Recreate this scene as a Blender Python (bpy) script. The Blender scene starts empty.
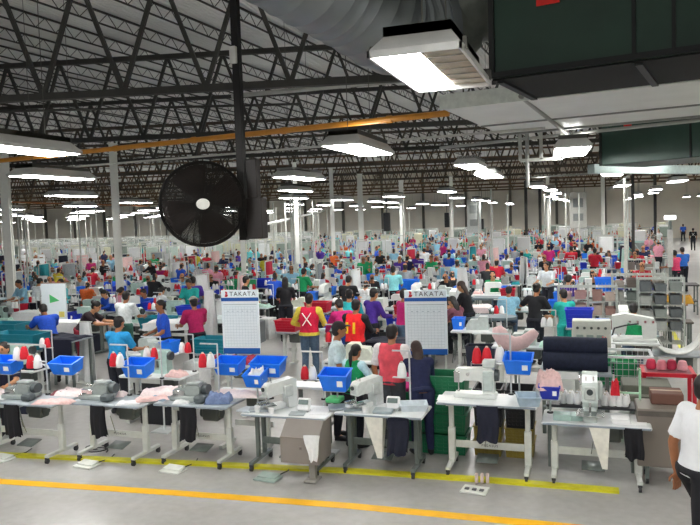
import bpy, bmesh, math, random
from math import sin, cos, pi, radians, sqrt, atan2
from mathutils import Vector, Matrix, Euler, noise
from mathutils.kdtree import KDTree
R_ = random.Random(11)
SC = bpy.context.scene
COL = SC.collection
V3 = Vector

# ------------------------------------------------------------------ camera
CAMH = 3.14
F = 700.0
YAW, PITCH, ROLL = radians(19.0), radians(3.47), -0.033
cam_d = bpy.data.cameras.new('camera')
cam = bpy.data.objects.new('camera', cam_d)
COL.objects.link(cam)
cam_d.sensor_width = 36.0
cam_d.lens = 36.0 * F / 700.0
cam_d.clip_end = 400
CM = Matrix.Rotation(YAW, 4, 'Z') @ Matrix.Rotation(pi/2 - PITCH, 4, 'X') @ Matrix.Rotation(ROLL, 4, 'Z')
cam.matrix_world = Matrix.Translation((0, 0, CAMH)) @ CM
SC.camera = cam
C3 = CM.to_3x3()
FWD = V3((-sin(YAW), cos(YAW), 0)); RGT = V3((cos(YAW), sin(YAW), 0))

def ray(px, py):
    return C3 @ V3(((px - 350) / F, -(py - 262.5) / F, -1))
def pz(px, py, z):            # world point of a photo pixel at height z
    r = ray(px, py); t = (z - CAMH) / r.z
    return V3((r.x * t, r.y * t, z))
def pd(px, py, d):            # world point of a photo pixel at distance d along the view
    r = ray(px, py) * d
    return V3((r.x, r.y, r.z + CAMH))
def pY(px, py, Y):            # world point of a photo pixel on the plane y = Y
    r = ray(px, py); t = Y / r.y
    return V3((r.x * t, Y, r.z * t + CAMH))
def proj(p):
    q = C3.transposed() @ (V3(p) - V3((0, 0, CAMH)))
    return (350 + F * q.x / -q.z, 262.5 - F * q.y / -q.z, -q.z)

# ------------------------------------------------------------------ materials
def lin(h):
    h = h.lstrip('#'); c = [int(h[i:i+2], 16) / 255 for i in (0, 2, 4)]
    return tuple(x / 12.92 if x <= .04045 else ((x + .055) / 1.055) ** 2.4 for x in c)
MATS = {}
def M(hexc, rough=.55, metal=0.0, var=.10, scale=14.0, emit=0.0, coat=0.0):
    key = (hexc, rough, metal, var, scale, emit, coat)
    if key in MATS: return MATS[key]
    m = bpy.data.materials.new('surface_' + hexc.strip('#')); m.use_nodes = True
    nt = m.node_tree; b = nt.nodes['Principled BSDF']
    c = lin(hexc)
    b.inputs['Roughness'].default_value = rough
    b.inputs['Metallic'].default_value = metal
    if coat: b.inputs['Coat Weight'].default_value = coat
    if emit:
        b.inputs['Base Color'].default_value = (*c, 1)
        b.inputs['Emission Color'].default_value = (*c, 1)
        b.inputs['Emission Strength'].default_value = emit
    else:
        tc = nt.nodes.new('ShaderNodeTexCoord'); n = nt.nodes.new('ShaderNodeTexNoise')
        n.inputs['Scale'].default_value = scale; n.inputs['Detail'].default_value = 4
        rp = nt.nodes.new('ShaderNodeValToRGB')
        rp.color_ramp.elements[0].position = .3; rp.color_ramp.elements[1].position = .7
        rp.color_ramp.elements[0].color = (*[max(0, x * (1 - var)) for x in c], 1)
        rp.color_ramp.elements[1].color = (*[min(1, x * (1 + var)) for x in c], 1)
        nt.links.new(tc.outputs['Object'], n.inputs['Vector'])
        nt.links.new(n.outputs['Fac'], rp.inputs['Fac'])
        nt.links.new(rp.outputs['Color'], b.inputs['Base Color'])
    MATS[key] = m
    return m
def fabric(hexc, var=.16): return M(hexc, .85, 0, var, 26)
SKIN = ['#b98058', '#a8704c', '#c58f68', '#9a6442']
PAL = dict(white='#e8eaec', black='#16171b', navy='#1a2140', blue='#1a50c8', sky='#8cc8dc', teal='#159a94', red='#c8102c',
           pink='#e8a0ac', magenta='#b81868', green='#0f9a5c', grey='#8a9094', purple='#4a2a90', yellow='#e0d030', aqua='#6ccfd0',
           charcoal='#303338', maroon='#6a1428', orange='#e06a20')

# ------------------------------------------------------------------ mesh builder
class MB:
    def __init__(s): s.v = []; s.f = []; s.m = []
    def add(s, vs, fs, mat=0):
        o = len(s.v); s.v.extend([tuple(x) for x in vs])
        for f in fs: s.f.append(tuple(i + o for i in f)); s.m.append(mat)
        return s
    def box(s, c, d, mat=0, bev=0, rot=None, rz=0):
        hx, hy, hz = d[0]/2, d[1]/2, d[2]/2
        if rot is None: rot = Matrix.Rotation(rz, 3, 'Z') if rz else None
        c = V3(c)
        def T(p): return c + (rot @ V3(p) if rot is not None else V3(p))
        if bev <= 0:
            vs = [T((x*hx, y*hy, z*hz)) for x in (-1, 1) for y in (-1, 1) for z in (-1, 1)]
            fs = [(0,1,3,2), (4,6,7,5), (0,4,5,1), (2,3,7,6), (0,2,6,4), (1,5,7,3)]
            return s.add(vs, fs, mat)
        b = min(bev, hx*.95, hy*.95, hz*.95); idx = {}; vs = []
        for x in (-1, 1):
            for y in (-1, 1):
                for z in (-1, 1):
                    for a in range(3):
                        p = [x*(hx-b), y*(hy-b), z*(hz-b)]; p[a] = (x*hx, y*hy, z*hz)[a]
                        idx[(x, y, z, a)] = len(vs); vs.append(T(p))
        fs = []
        for a in range(3):
            o1, o2 = [i for i in range(3) if i != a]
            for sg in (-1, 1):
                q = []
                for u, w in ((-1,-1), (1,-1), (1,1), (-1,1)):
                    k = [0,0,0]; k[a] = sg; k[o1] = u; k[o2] = w; q.append(idx[(*k, a)])
                fs.append(q)
            for u in (-1, 1):
                for w in (-1, 1):
                    k0 = [0,0,0]; k0[o1] = u; k0[o2] = w
                    ka = list(k0); ka[a] = -1; kb = list(k0); kb[a] = 1
                    fs.append((idx[(*ka, o1)], idx[(*kb, o1)], idx[(*kb, o2)], idx[(*ka, o2)]))
        for x in (-1, 1):
            for y in (-1, 1):
                for z in (-1, 1): fs.append([idx[(x, y, z, a)] for a in range(3)])
        return s.add(vs, fs, mat)
    def tube(s, pts, r, seg=8, mat=0, cap=True, ell=None, closed=False):
        pts = [V3(p) for p in pts]; n = len(pts)
        rs = r if isinstance(r, (list, tuple)) else [r] * n
        vs = []; fs = []; ref = None
        for i, p in enumerate(pts):
            if closed: t = pts[(i+1) % n] - pts[i-1]
            else: t = pts[min(i+1, n-1)] - pts[max(i-1, 0)]
            if t.length < 1e-9: t = V3((0, 0, 1))
            t.normalize()
            if ref is None:
                ref = V3((1, 0, 0)) if abs(t.x) < .9 else V3((0, 1, 0))
            a = ref - t * ref.dot(t)
            if a.length < 1e-6: a = t.orthogonal()
            a.normalize(); ref = a; b = t.cross(a)
            ra, rb = (rs[i] if isinstance(rs[i], (tuple, list)) else (rs[i], rs[i]))
            for k in range(seg):
                w = 2 * pi * k / seg
                vs.append(p + a * (cos(w) * ra) + b * (sin(w) * rb))
        m = n if closed else n - 1
        for i in range(m):
            j = (i + 1) % n
            for k in range(seg):
                l = (k + 1) % seg
                fs.append((i*seg+k, i*seg+l, j*seg+l, j*seg+k))
        if cap and not closed:
            fs.append(tuple(range(seg))[::-1]); fs.append(tuple((n-1)*seg + k for k in range(seg)))
        return s.add(vs, fs, mat)
    def cyl(s, p0, p1, r0, r1=None, seg=12, mat=0): return s.tube([p0, p1], [r0, r0 if r1 is None else r1], seg, mat)
    def bar(s, p0, p1, w, h=None, mat=0):
        p0 = V3(p0); p1 = V3(p1); d = p1 - p0; L = d.length
        t = d.normalized(); up = V3((0, 0, 1)) if abs(t.z) < .95 else V3((0, 1, 0))
        y = up.cross(t).normalized(); z = t.cross(y)
        rot = Matrix((t, y, z)).transposed()
        return s.box((p0 + p1) / 2, (L, w, h or w), mat, 0, rot)
    def ell(s, c, r, mat=0, u=12, v=8, rot=None):
        c = V3(c); vs = []; fs = []
        def T(p): return c + (rot @ V3(p) if rot is not None else V3(p))
        vs.append(T((0, 0, r[2])))
        for i in range(1, v):
            a = pi * i / v
            for k in range(u):
                w = 2 * pi * k / u
                vs.append(T((r[0]*sin(a)*cos(w), r[1]*sin(a)*sin(w), r[2]*cos(a))))
        vs.append(T((0, 0, -r[2]))); e = len(vs) - 1
        for k in range(u):
            l = (k + 1) % u
            fs.append((0, 1+k, 1+l)); fs.append((e, e-u+l, e-u+k))
            for i in range(v - 2): fs.append((1+i*u+k, 1+(i+1)*u+k, 1+(i+1)*u+l, 1+i*u+l))
        return s.add(vs, fs, mat)
    def lathe(s, prof, c=(0, 0, 0), seg=16, mat=0):
        vs = []; fs = []; n = len(prof); c = V3(c)
        for r, z in prof:
            for k in range(seg):
                w = 2 * pi * k / seg; vs.append(c + V3((r*cos(w), r*sin(w), z)))
        for i in range(n - 1):
            for k in range(seg):
                l = (k + 1) % seg; fs.append((i*seg+k, i*seg+l, (i+1)*seg+l, (i+1)*seg+k))
        fs.append(tuple(range(seg))[::-1]); fs.append(tuple((n-1)*seg+k for k in range(seg)))
        return s.add(vs, fs, mat)
    def prism(s, poly, fn, t0, t1, mat=0):   # fn(u, v, t) -> point
        n = len(poly)
        vs = [fn(u, v, t0) for u, v in poly] + [fn(u, v, t1) for u, v in poly]
        fs = [tuple(range(n))[::-1], tuple(range(n, 2*n))] + [(i, (i+1) % n, n+(i+1) % n, n+i) for i in range(n)]
        return s.add(vs, fs, mat)
    def grid(s, nu, nv, fn, mat=0, thick=0.0):
        vs = []; fs = []
        for i in range(nu + 1):
            for j in range(nv + 1): vs.append(fn(i / nu, j / nv))
        w = nv + 1
        for i in range(nu):
            for j in range(nv): fs.append((i*w+j, (i+1)*w+j, (i+1)*w+j+1, i*w+j+1))
        return s.add(vs, fs, mat)
    def xf(s, mtx):
        s.v = [tuple(mtx @ V3(p)) for p in s.v]; return s
    def mesh(s, name, mats, smooth=True, angle=.7, recalc=True):
        me = bpy.data.meshes.new(name); me.from_pydata(s.v, [], s.f)
        for m in mats: me.materials.append(m)
        if len(mats) > 1: me.polygons.foreach_set('material_index', s.m)
        if recalc:
            bm = bmesh.new(); bm.from_mesh(me); bmesh.ops.recalc_face_normals(bm, faces=bm.faces); bm.to_mesh(me); bm.free()
        if smooth:
            me.polygons.foreach_set('use_smooth', [True] * len(me.polygons))
            try: me.set_sharp_from_angle(angle=angle)
            except Exception: pass
        me.update()
        return me
    def build(s, name, mats, parent=None, loc=None, rz=0, smooth=True, angle=.7, solid=0):
        if not isinstance(mats, (list, tuple)): mats = [mats]
        o = bpy.data.objects.new(name, s.mesh(name, mats, smooth, angle)); COL.objects.link(o)
        if parent is not None: o.parent = parent
        if loc is not None: o.location = loc
        if rz: o.rotation_euler = (0, 0, rz)
        if solid:
            md = o.modifiers.new('thickness', 'SOLIDIFY'); md.thickness = solid; md.offset = 0
        return o

def tag(o, label=None, cat=None, group=None, kind=None):
    if label: o['label'] = label
    if cat: o['category'] = cat
    if group: o['group'] = group
    if kind: o['kind'] = kind
    return o
def empty(name, loc, rz=0, label=None, cat=None, group=None):
    o = bpy.data.objects.new(name, None); COL.objects.link(o)
    o.location = loc; o.rotation_euler = (0, 0, rz); o.empty_display_size = .1
    return tag(o, label, cat, group)
KIDS = {}
def copy_tree(o, parent=None):
    c = o.copy(); COL.objects.link(c)
    if parent is not None: c.parent = parent
    for ch in list(o.children): copy_tree(ch, c)
    return c
USED = set()
def place(proto, loc, rz=0, label=None, group=None, mats=None, cat=None, scale=None):
    """first use of a prototype moves it, then copies it (thing, parts, sub-parts)"""
    if proto.name in USED:
        o = copy_tree(proto)
        o['label'] = label or proto.get('label', '')
        if 'group' in o and not group: del o['group']
    else:
        USED.add(proto.name); o = proto
    o.location = loc; o.rotation_euler = (0, 0, rz)
    if scale: o.scale = (scale,) * 3
    if label: o['label'] = label
    if group: o['group'] = group
    if cat: o['category'] = cat
    if mats:
        for q in [o] + list(o.children):
            key = q.name.split('.')[0]
            if key in mats and q.type == 'MESH':
                for i, mt in enumerate(mats[key] if isinstance(mats[key], (list, tuple)) else [mats[key]]):
                    if mt is None: continue
                    q.material_slots[i].link = 'OBJECT'; q.material_slots[i].material = mt
    return o
def struct(mb, name, mats, **k): return tag(mb.build(name, mats, **k), kind='structure')
def remeshed(mb, voxel, name, mats, labels=None, smooth_it=4, extra=None):
    """one continuous skin over overlapping shapes; materials come from the nearest source shape"""
    me0 = mb.mesh('shape', mats, smooth=False)
    o = bpy.data.objects.new('shape', me0); COL.objects.link(o)
    r = o.modifiers.new('r', 'REMESH'); r.mode = 'VOXEL'; r.voxel_size = voxel; r.use_smooth_shade = True
    if smooth_it:
        sm = o.modifiers.new('s', 'SMOOTH'); sm.factor = .5; sm.iterations = smooth_it
    dg = bpy.context.evaluated_depsgraph_get(); dg.update()
    me = bpy.data.meshes.new_from_object(o.evaluated_get(dg), preserve_all_data_layers=False, depsgraph=dg)
    bpy.data.objects.remove(o, do_unlink=True)
    me.name = name
    if len(me.materials) == 0:
        for m in mats: me.materials.append(m)
    if len(mats) > 1:
        kd = KDTree(len(mb.f))
        for i, f in enumerate(mb.f):
            c = V3((0, 0, 0))
            for k in f: c += V3(mb.v[k])
            kd.insert(c / len(f), i)
        kd.balance()
        idx = [mb.m[kd.find(p.center)[1]] for p in me.polygons]
        me.polygons.foreach_set('material_index', idx)
    me.polygons.foreach_set('use_smooth', [True] * len(me.polygons))
    if extra is not None:       # joins small details (fingers, eyes) into the same mesh
        bm = bmesh.new(); bm.from_mesh(me)
        base = len(bm.verts)
        nv = [bm.verts.new(p) for p in extra.v]
        for f, mi in zip(extra.f, extra.m):
            try:
                fc = bm.faces.new([nv[i] for i in f]); fc.material_index = mi; fc.smooth = True
            except ValueError: pass
        bm.to_mesh(me); bm.free()
    me.update()
    return me
def obj(name, me, parent=None, loc=None, rz=0):
    o = bpy.data.objects.new(name, me); COL.objects.link(o)
    if parent is not None: o.parent = parent
    if loc is not None: o.location = loc
    if rz: o.rotation_euler = (0, 0, rz)
    return o
# ------------------------------------------------------------------ world, floor, walls, roof
w = bpy.data.worlds.new('hall_light'); SC.world = w; w.use_nodes = True
w.node_tree.nodes['Background'].inputs['Color'].default_value = (.96, .98, 1, 1)
w.node_tree.nodes['Background'].inputs['Strength'].default_value = .35
SC.view_settings.view_transform = 'Standard'; SC.view_settings.look = 'None'
SC.view_settings.gamma = 1.0; SC.view_settings.exposure = 0.22; SC.view_settings.use_curve_mapping = False

def floor_material():
    m = bpy.data.materials.new('polished_concrete'); m.use_nodes = True
    nt = m.node_tree; b = nt.nodes['Principled BSDF']; L = nt.links.new
    tc = nt.nodes.new('ShaderNodeTexCoord')
    n1 = nt.nodes.new('ShaderNodeTexNoise'); n1.inputs['Scale'].default_value = .9; n1.inputs['Detail'].default_value = 7
    n2 = nt.nodes.new('ShaderNodeTexNoise'); n2.inputs['Scale'].default_value = 9; n2.inputs['Detail'].default_value = 5
    for n in (n1, n2): L(tc.outputs['Object'], n.inputs['Vector'])
    r = nt.nodes.new('ShaderNodeValToRGB'); e = r.color_ramp.elements
    e[0].position = .3; e[0].color = (*lin('#96948f'), 1); e[1].position = .7; e[1].color = (*lin('#b4b3b0'), 1)
    mx = nt.nodes.new('ShaderNodeMath'); mx.operation = 'MULTIPLY_ADD'; mx.inputs[1].default_value = .65
    sc = nt.nodes.new('ShaderNodeMath'); sc.operation = 'MULTIPLY'; sc.inputs[1].default_value = .35
    L(n2.outputs['Fac'], sc.inputs[0]); L(n1.outputs['Fac'], mx.inputs[0]); L(sc.outputs[0], mx.inputs[2])
    L(mx.outputs[0], r.inputs['Fac']); L(r.outputs['Color'], b.inputs['Base Color'])
    b.inputs['Roughness'].default_value = .33
    return m
XL, XR, YB = -92.0, 12.0, 84.0
struct(MB().box(((XL+XR)/2, YB/2 - 3, -.06), (XR-XL, YB+14, .12)), 'floor', floor_material())
WALL = M('#efeade', .8, 0, .05, .6)
mb = MB().box(((XL+XR)/2, YB+.15, 4.6), (XR-XL, .3, 9.2))
struct(mb, 'wall_back', WALL)
mb = MB()
x = XL
while x < XR:
    mb.box((x, YB-.12, 4.5), (.28, .24, 9)); x += 5.2
struct(mb, 'trim_1', M('#6c6a62', .6))
struct(MB().box((XR+.15, YB/2-3, 4.6), (.3, YB+14, 9.2)), 'wall_right', WALL)
struct(MB().box((XL-.15, YB/2-3, 4.6), (.3, YB+14, 9.2)), 'wall_left', WALL)

def deck_material():
    m = M('#dededa', .7, 0, .06, .5).copy(); nt = m.node_tree; b = nt.nodes['Principled BSDF']
    tc = nt.nodes.new('ShaderNodeTexCoord'); wv = nt.nodes.new('ShaderNodeTexWave'); wv.inputs['Scale'].default_value = 2.2
    wv.inputs['Distortion'].default_value = 0
    bp = nt.nodes.new('ShaderNodeBump'); bp.inputs['Strength'].default_value = .7; bp.inputs['Distance'].default_value = .05
    nt.links.new(tc.outputs['Object'], wv.inputs['Vector']); nt.links.new(wv.outputs['Fac'], bp.inputs['Height'])
    nt.links.new(bp.outputs['Normal'], b.inputs['Normal'])
    return m
struct(MB().box(((XL+XR)/2, YB/2-3, 9.1), (XR-XL, YB+14, .12)), 'ceiling', deck_material())

# steel trusses across the hall, bar joists between them
TE = (RGT * cos(radians(6)) - FWD * sin(radians(6))).normalized()
TG = (FWD * cos(radians(23)) + RGT * sin(radians(23))).normalized()
STEEL = M('#3b3a36', .6, .2, .15, 3); RUST = M('#4c443a', .7, .1, .2, 2)
def in_room(p): return XL+.3 < p.x < XR-.3 and p.y < YB-.3
def clip_line(o, d, t0, t1):
    for lo, hi, a, dd in ((XL+.4, XR-.4, o.x, d.x), (-8, YB-.5, o.y, d.y)):
        if abs(dd) < 1e-6: continue
        u, v = sorted(((lo-a)/dd, (hi-a)/dd)); t0 = max(t0, u); t1 = min(t1, v)
    return t0, t1
def girder(zc, mat, webs=True):
    o = FWD * zc
    hw = zc * .62 + 8
    t0, t1 = clip_line(o, TE, -hw, hw)
    if t1 - t0 < 3: return
    P = 1.8; zb, zt = 6.0, 8.5
    k0 = int(math.ceil(t0 / P)); k1 = int(t1 / P)
    mb = MB()
    a = o + TE * t0; b = o + TE * t1; nrm = V3((-TE.y, TE.x, 0))
    for s in (-1, 1):
        for z, h in ((zb, .15), (zt, .15)):
            mb.bar(a + nrm*.05*s + V3((0,0,z)), b + nrm*.05*s + V3((0,0,z)), .06, h)
    ph = .38
    for k in range(k0, k1):
        p = o + TE * ((k + ph) * P)
        w_ = .085
        mb.bar(p + V3((0,0,zb)), p + TE * (P/2) + V3((0,0,zt)), w_)
        mb.bar(p + TE * P + V3((0,0,zb)), p + TE * (P/2) + V3((0,0,zt)), w_)
    struct(mb, 'roof_truss', mat, smooth=False)
zc = 14.6; i = 0
while zc < 92:
    girder(zc, STEEL if i < 3 else (RUST if i < 6 else M('#66503a', .7, .1, .2, 2))); zc += 7.4; i += 1
def joist(off, mat):
    o = FWD * 14.6 + TE * off
    t0, t1 = clip_line(o, TG, -12, 52)
    if t1 - t0 < 2: return
    mb = MB(); a = o + TG*t0; b = o + TG*t1
    mb.bar(a + V3((0,0,8.66)), b + V3((0,0,8.66)), .04, .04); mb.bar(a + V3((0,0,8.98)), b + V3((0,0,8.98)), .05, .05)
    n = int((t1-t0) / .7)
    for k in range(n):
        p = a + TG*(k*.7)
        mb.bar(p + V3((0,0,8.66)), p + TG*.35 + V3((0,0,8.98)), .016)
        mb.bar(p + TG*.7 + V3((0,0,8.66)), p + TG*.35 + V3((0,0,8.98)), .016)
    struct(mb, 'roof_joist', mat, smooth=False)
off = -46
while off < 26:
    joist(off, STEEL); off += 1.8

# ------------------------------------------------------------------ columns (pixel x at mid height, distance)
COLS = []
CW = M('#f0f1ea', .6, 0, .03)
def column(px, py, d, wd=.2, zt=6.0, mat=CW):
    p = pd(px, py, d); p.z = 0
    mb = MB()
    for s in (-1, 1): mb.box((0, s*wd*.45, zt/2), (wd, .025, zt))
    mb.box((0, 0, zt/2), (.025, wd*.9, zt)); mb.box((0, 0, .01), (wd*1.6, wd*1.6, .02)); mb.box((0, 0, zt-.01), (wd*1.4, wd*1.4, .02))
    COLS.append((p.x, p.y, .42)); return struct(mb, 'column', mat, loc=p, rz=radians(25))
for px, py, d, wd in ((7, 215, 22, .24), (117, 230, 24, .22), (243, 248, 30, .2), (297, 238, 34, .2), (333, 235, 38, .2), (361, 225, 44, .3),
                      (402, 222, 52, .3), (452, 225, 50, .2), (548, 212, 56, .22), (603, 212, 48, .2)):
    column(px, py, d, wd)
for px, py, d, wd in ((526, 210, 60, .2), (540, 210, 66, .2), (633, 215, 33, .1), (655, 215, 48, .12)):
    column(px, py, d, wd, mat=M('#3a3a38', .6))

# ------------------------------------------------------------------ hanging light fixtures
HOOD = M('#c9c9c6', .5, 0, .04); LIT = M('#fffdfa', .4, emit=28.0); UPL = M('#fffdf8', .4, emit=9.0); LITFAR = LIT
def make_fixture(L=1.7, W=.62, big=False):
    root = empty('ceiling_light', (0, 0, 0), 0, 'x', 'light fixture')
    h = .13
    mb = MB()
    vs = [(-W/2, -L/2, 0), (W/2, -L/2, 0), (W/2, L/2, 0), (-W/2, L/2, 0), (-W*.36, -L*.42, h), (W*.36, -L*.42, h), (W*.36, L*.42, h), (-W*.36, L*.42, h)]
    fs = [(4,5,6,7), (0,1,5,4), (1,2,6,5), (2,3,7,6), (3,0,4,7)]
    mb.add(vs, fs)
    for sx in (-1, 1): mb.box((sx*(W/2-.01), 0, -.015), (.02, L, .05))
    for sy in (-1, 1): mb.box((0, sy*(L/2-.01), -.015), (W, .02, .05))
    mb.build('housing', HOOD, root, smooth=False)
    if big:
        MB().box((-W*.24, 0, .0), (W*.48, L-.06, .012)).build('lit_diffuser', LIT, root)
        mb = MB().box((W*.25, 0, .0), (W*.46, L-.06, .012))
        mb.build('reflector', M('#b9aa92', .25, .3, .25, 6), root)
        mb = MB()
        for k in range(7): mb.bar((W*.02, -L*.45+k*L*.15, -.012), (W*.48, -L*.45+k*L*.15, -.012), .008)
        mb.build('louver', M('#9a9488', .4, .5), root)
        mb = MB()
        for sx, sy in ((-1, -1), (1, -1), (1, 1), (-1, 1)): mb.box((sx*W*.5, sy*L*.4, .03), (.03, .06, .08))
        mb.build('latch', M('#555550', .4, .6), root)
    else:
        MB().box((0, 0, -.025), (W-.06, L-.06, .05), bev=.02).build('lit_diffuser', LIT, root)
    mb = MB()
    MB().box((0, 0, h+.004), (W*.5, L*.7, .006)).build('added_uplight', UPL, root)  # glowing strip added on top of the hood to brighten the roof
    mb = MB()
    for s in (-1, 1): mb.box((s*W*.36, 0, h+.03), (.012, L*.84, .07)); mb.box((0, s*L*.42, h+.03), (W*.72, .012, .07))
    mb.build('rim', HOOD, root)  # raised lip keeps the added glow strip out of sight from below
    MB().box((0, 0, h+.05), (.16, .34, .08), bev=.01).build('ballast_box', M('#a6a6a2', .5), root)
    for s in (-1, 1): mb.tube([(0, s*L*.3, h-.02), (0, s*L*.3, 4.2)], .006, 5)
    mb.build('hanging_wire', M('#55554f', .5, .5), root)
    return root
FIX = make_fixture(2.0, .64); FIXBIG = make_fixture(1.55, .68, True)
HF = 4.3
p = (pz(377, 55, 4.33) + pz(485, 80, 4.33)) / 2
place(FIXBIG, p, radians(0), 'big white hooded light hung beside the round silver duct, half its underside brown')
near = [(14, 147, 'white light fixture hung low at the hall edge, largest one under the orange pipe end'),
        (360, 148, 'white light fixture hung below the orange pipe, between fan and flat duct'),
        (571, 150, 'white light fixture hung under the pale flat duct on a slanting rod'),
        (54, 176, 'white light fixture hung just below the largest one at the hall edge'),
        (72, 195, 'long white light fixture hung beside the pale column, level with the fan'),
        (135, 202, 'white light fixture on the pale column beside the fan cage'),
        (300, 177, 'white light fixture just past the black pole, upper of two there'),
        (296, 190, 'white light fixture just past the black pole, lower of two there'),
        (490, 175, 'white light fixture hung alone below the end of the flat duct'),
        (447, 191, 'small white light fixture below and beside the lone one under the flat duct'),
        (394, 196, 'small white light fixture over the middle aisle above the red vests'),
        (538, 186, 'small white light fixture under the wire-hung one beneath the flat duct'),
        (612, 173, 'white light fixture tucked under the second dark duct'),
        (622, 185, 'white light fixture just below the second dark duct'),
        (172, 213, 'white light fixture seen through the fan cage'),
        (3, 214, 'white light fixture cut by the picture edge beside the first pale column')]
taken = []
for px, py, lab in near:
    p = pz(px, py, HF); taken.append(p)
    place(FIX, p, radians(R_.uniform(-4, 4)), lab)
nfar = 0
y = 30.0
while y < 80:
    x = XL + 6
    while x < XR - 2:
        p = V3((x + R_.uniform(-.4, .4), y + R_.uniform(-.5, .5), HF + R_.uniform(-.05, .05)))
        u, v, d = proj(p)
        if d > 26 and -30 < u < 730 and all((p - q).length > 3.2 for q in taken):
            place(FIX, p, radians(R_.uniform(-3, 3)), 'white light fixture in the rows of lights far down the hall' if x > -30 else 'white light fixture in the far lights over the pale racks', 'far ceiling lights' if x > -30 else 'far ceiling lights over the pale racks')
            nfar += 1
        x += 5.6
    y += 6.4
# the lamps above and behind the viewer light the near aisle
for x, y in ((-5, 3.5), (-.5, 3.0), (4.0, 3.2), (-9.5, 4.5), (-4.5, -2.0), (.8, -2.2), (4.6, 7.5), (1.5, 17), (5, 13), (5, 20), (5.5, 27), (-3, 19)):
    place(FIX, (x, y, 4.5), 0, 'white light fixture over the front aisle' if y < 8 else 'white light fixture over the near work rows', 'lights over the front aisle' if y < 8 else 'lights over the near work rows')

# ------------------------------------------------------------------ pipes
def pipe(name, a, b, r, mat, label, cat='pipe', seg=8, couplers=0):
    a = V3(a); b = V3(b)
    mb = MB().tube([a, b], r, seg)
    for k in range(couplers):
        c = a.lerp(b, (k+.5)/couplers); t = (b-a).normalized()
        mb.cyl(c - t*.05, c + t*.05, r*1.25, seg=seg)
    return tag(mb.build(name, mat), label, cat)
ORANGE = M('#c8862a', .45, 0, .12, 4)
a = pz(-40, 165, 4.75); b = pz(449, 113, 4.75)
pipe('gas_pipe', a, b, .05, ORANGE, 'long orange pipe running under the roof trusses', couplers=6)
pipe('gas_pipe', pz(-30, 201, 4.9), pz(150, 206, 4.9) , .05, M('#a8622c', .5), 'dull orange pipe far back behind the pale columns')
GALV = M('#a9aba6', .35, .7, .1, 5)
pipe('conduit_pipe', pz(60, 168, 4.6), pz(545, 128, 4.6), .022, M('#c6c6c0', .5), 'thin pale conduit running behind the fan to the light')
pipe('conduit_pipe', pz(232, 96, 6.0), pz(420, 79, 6.0), .05, GALV, 'grey conduit along the truss beside the round duct')
pipe('conduit_pipe', pz(-20, 112, 5.9), pz(300, 104, 5.9), .03, STEEL, 'dark conduit just under the front truss')
pipe('conduit_pipe', pd(262, 225, 30), pd(324, 211, 44), .06, M('#d8d8d2', .5), 'pale busbar rail sloping away past the black pole')
pipe('conduit_pipe', pz(440, 148, 4.6), pz(720, 118, 4.6), .03, GALV, 'thin grey pipe under the far side of the flat duct')
pipe('conduit_pipe', pz(520, 178, 4.7), pz(720, 166, 4.7), .04, GALV, 'grey pipe under the second dark duct')
pipe('conduit_pipe', pz(640, 167, 4.4), pz(608, 190, 4.4), .04, M('#d0d0c8', .5), 'pale rail running down the hall over the side aisle')
pipe('slanting_rod', pd(521, 96, 8.9), pd(574, 139, 13.6), .035, M('#8a8a84', .4, .5), 'grey double rod slanting under the flat duct to a light', 'rod')

# ------------------------------------------------------------------ round duct, dark air handler, flat duct
def spiral_duct():
    root = empty('round_duct', (0, 0, 0), 0, 'round silver spiral duct coming down to the dark air handler', 'duct')
    ctrl = [pd(235, -75, 6.4), pd(300, -32, 6.9), pd(345, -4, 7.4), pd(393, 27, 7.9), pd(428, 27, 8.15)]
    pts = []
    for i in range(len(ctrl)-1):
        p0 = ctrl[max(i-1, 0)]; p1 = ctrl[i]; p2 = ctrl[i+1]; p3 = ctrl[min(i+2, len(ctrl)-1)]
        for k in range(10):
            t = k/10
            pts.append(.5*((2*p1) + (p2-p0)*t + (2*p0-5*p1+4*p2-p3)*t*t + (3*p1-p0-3*p2+p3)*t**3))
    pts.append(ctrl[-1])
    DM = M('#80868a', .36, .7, .06, 3)
    rad = [.52 + (.014 if i % 3 == 0 else 0) for i in range(len(pts))]
    MB().tube(pts, rad, 28).build('duct_body', DM, root, angle=.3)
    c = ctrl[-1]; t = (pts[-1]-pts[-3]).normalized()
    MB().tube([c - t*.06, c + t*.06], .56, 28).build('collar', DM, root)
    e1 = c + t*.25; e2 = pd(470, 5, 8.2); e3 = pd(520, -5, 8.3)
    MB().tube([c, e1, (e1+e2)/2 + V3((0, 0, .02)), e2, e3], [.53, .52, .48, .45, .45], 24).build('elbow', M('#7a7e78', .4, .5), root)
    mb = MB()
    for q in (pts[6], pts[18], pts[30]): mb.tube([q + V3((-.3, 0, .4)), q + V3((-.3, 0, 3)),], .008, 5)
    mb.build('hanger_rod', STEEL, root)
spiral_duct()
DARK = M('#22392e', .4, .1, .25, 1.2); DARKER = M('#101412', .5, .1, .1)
def frame2(a, b):
    x = (b - a).normalized(); y = V3((0, 0, 1)).cross(x); return x, y
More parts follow.
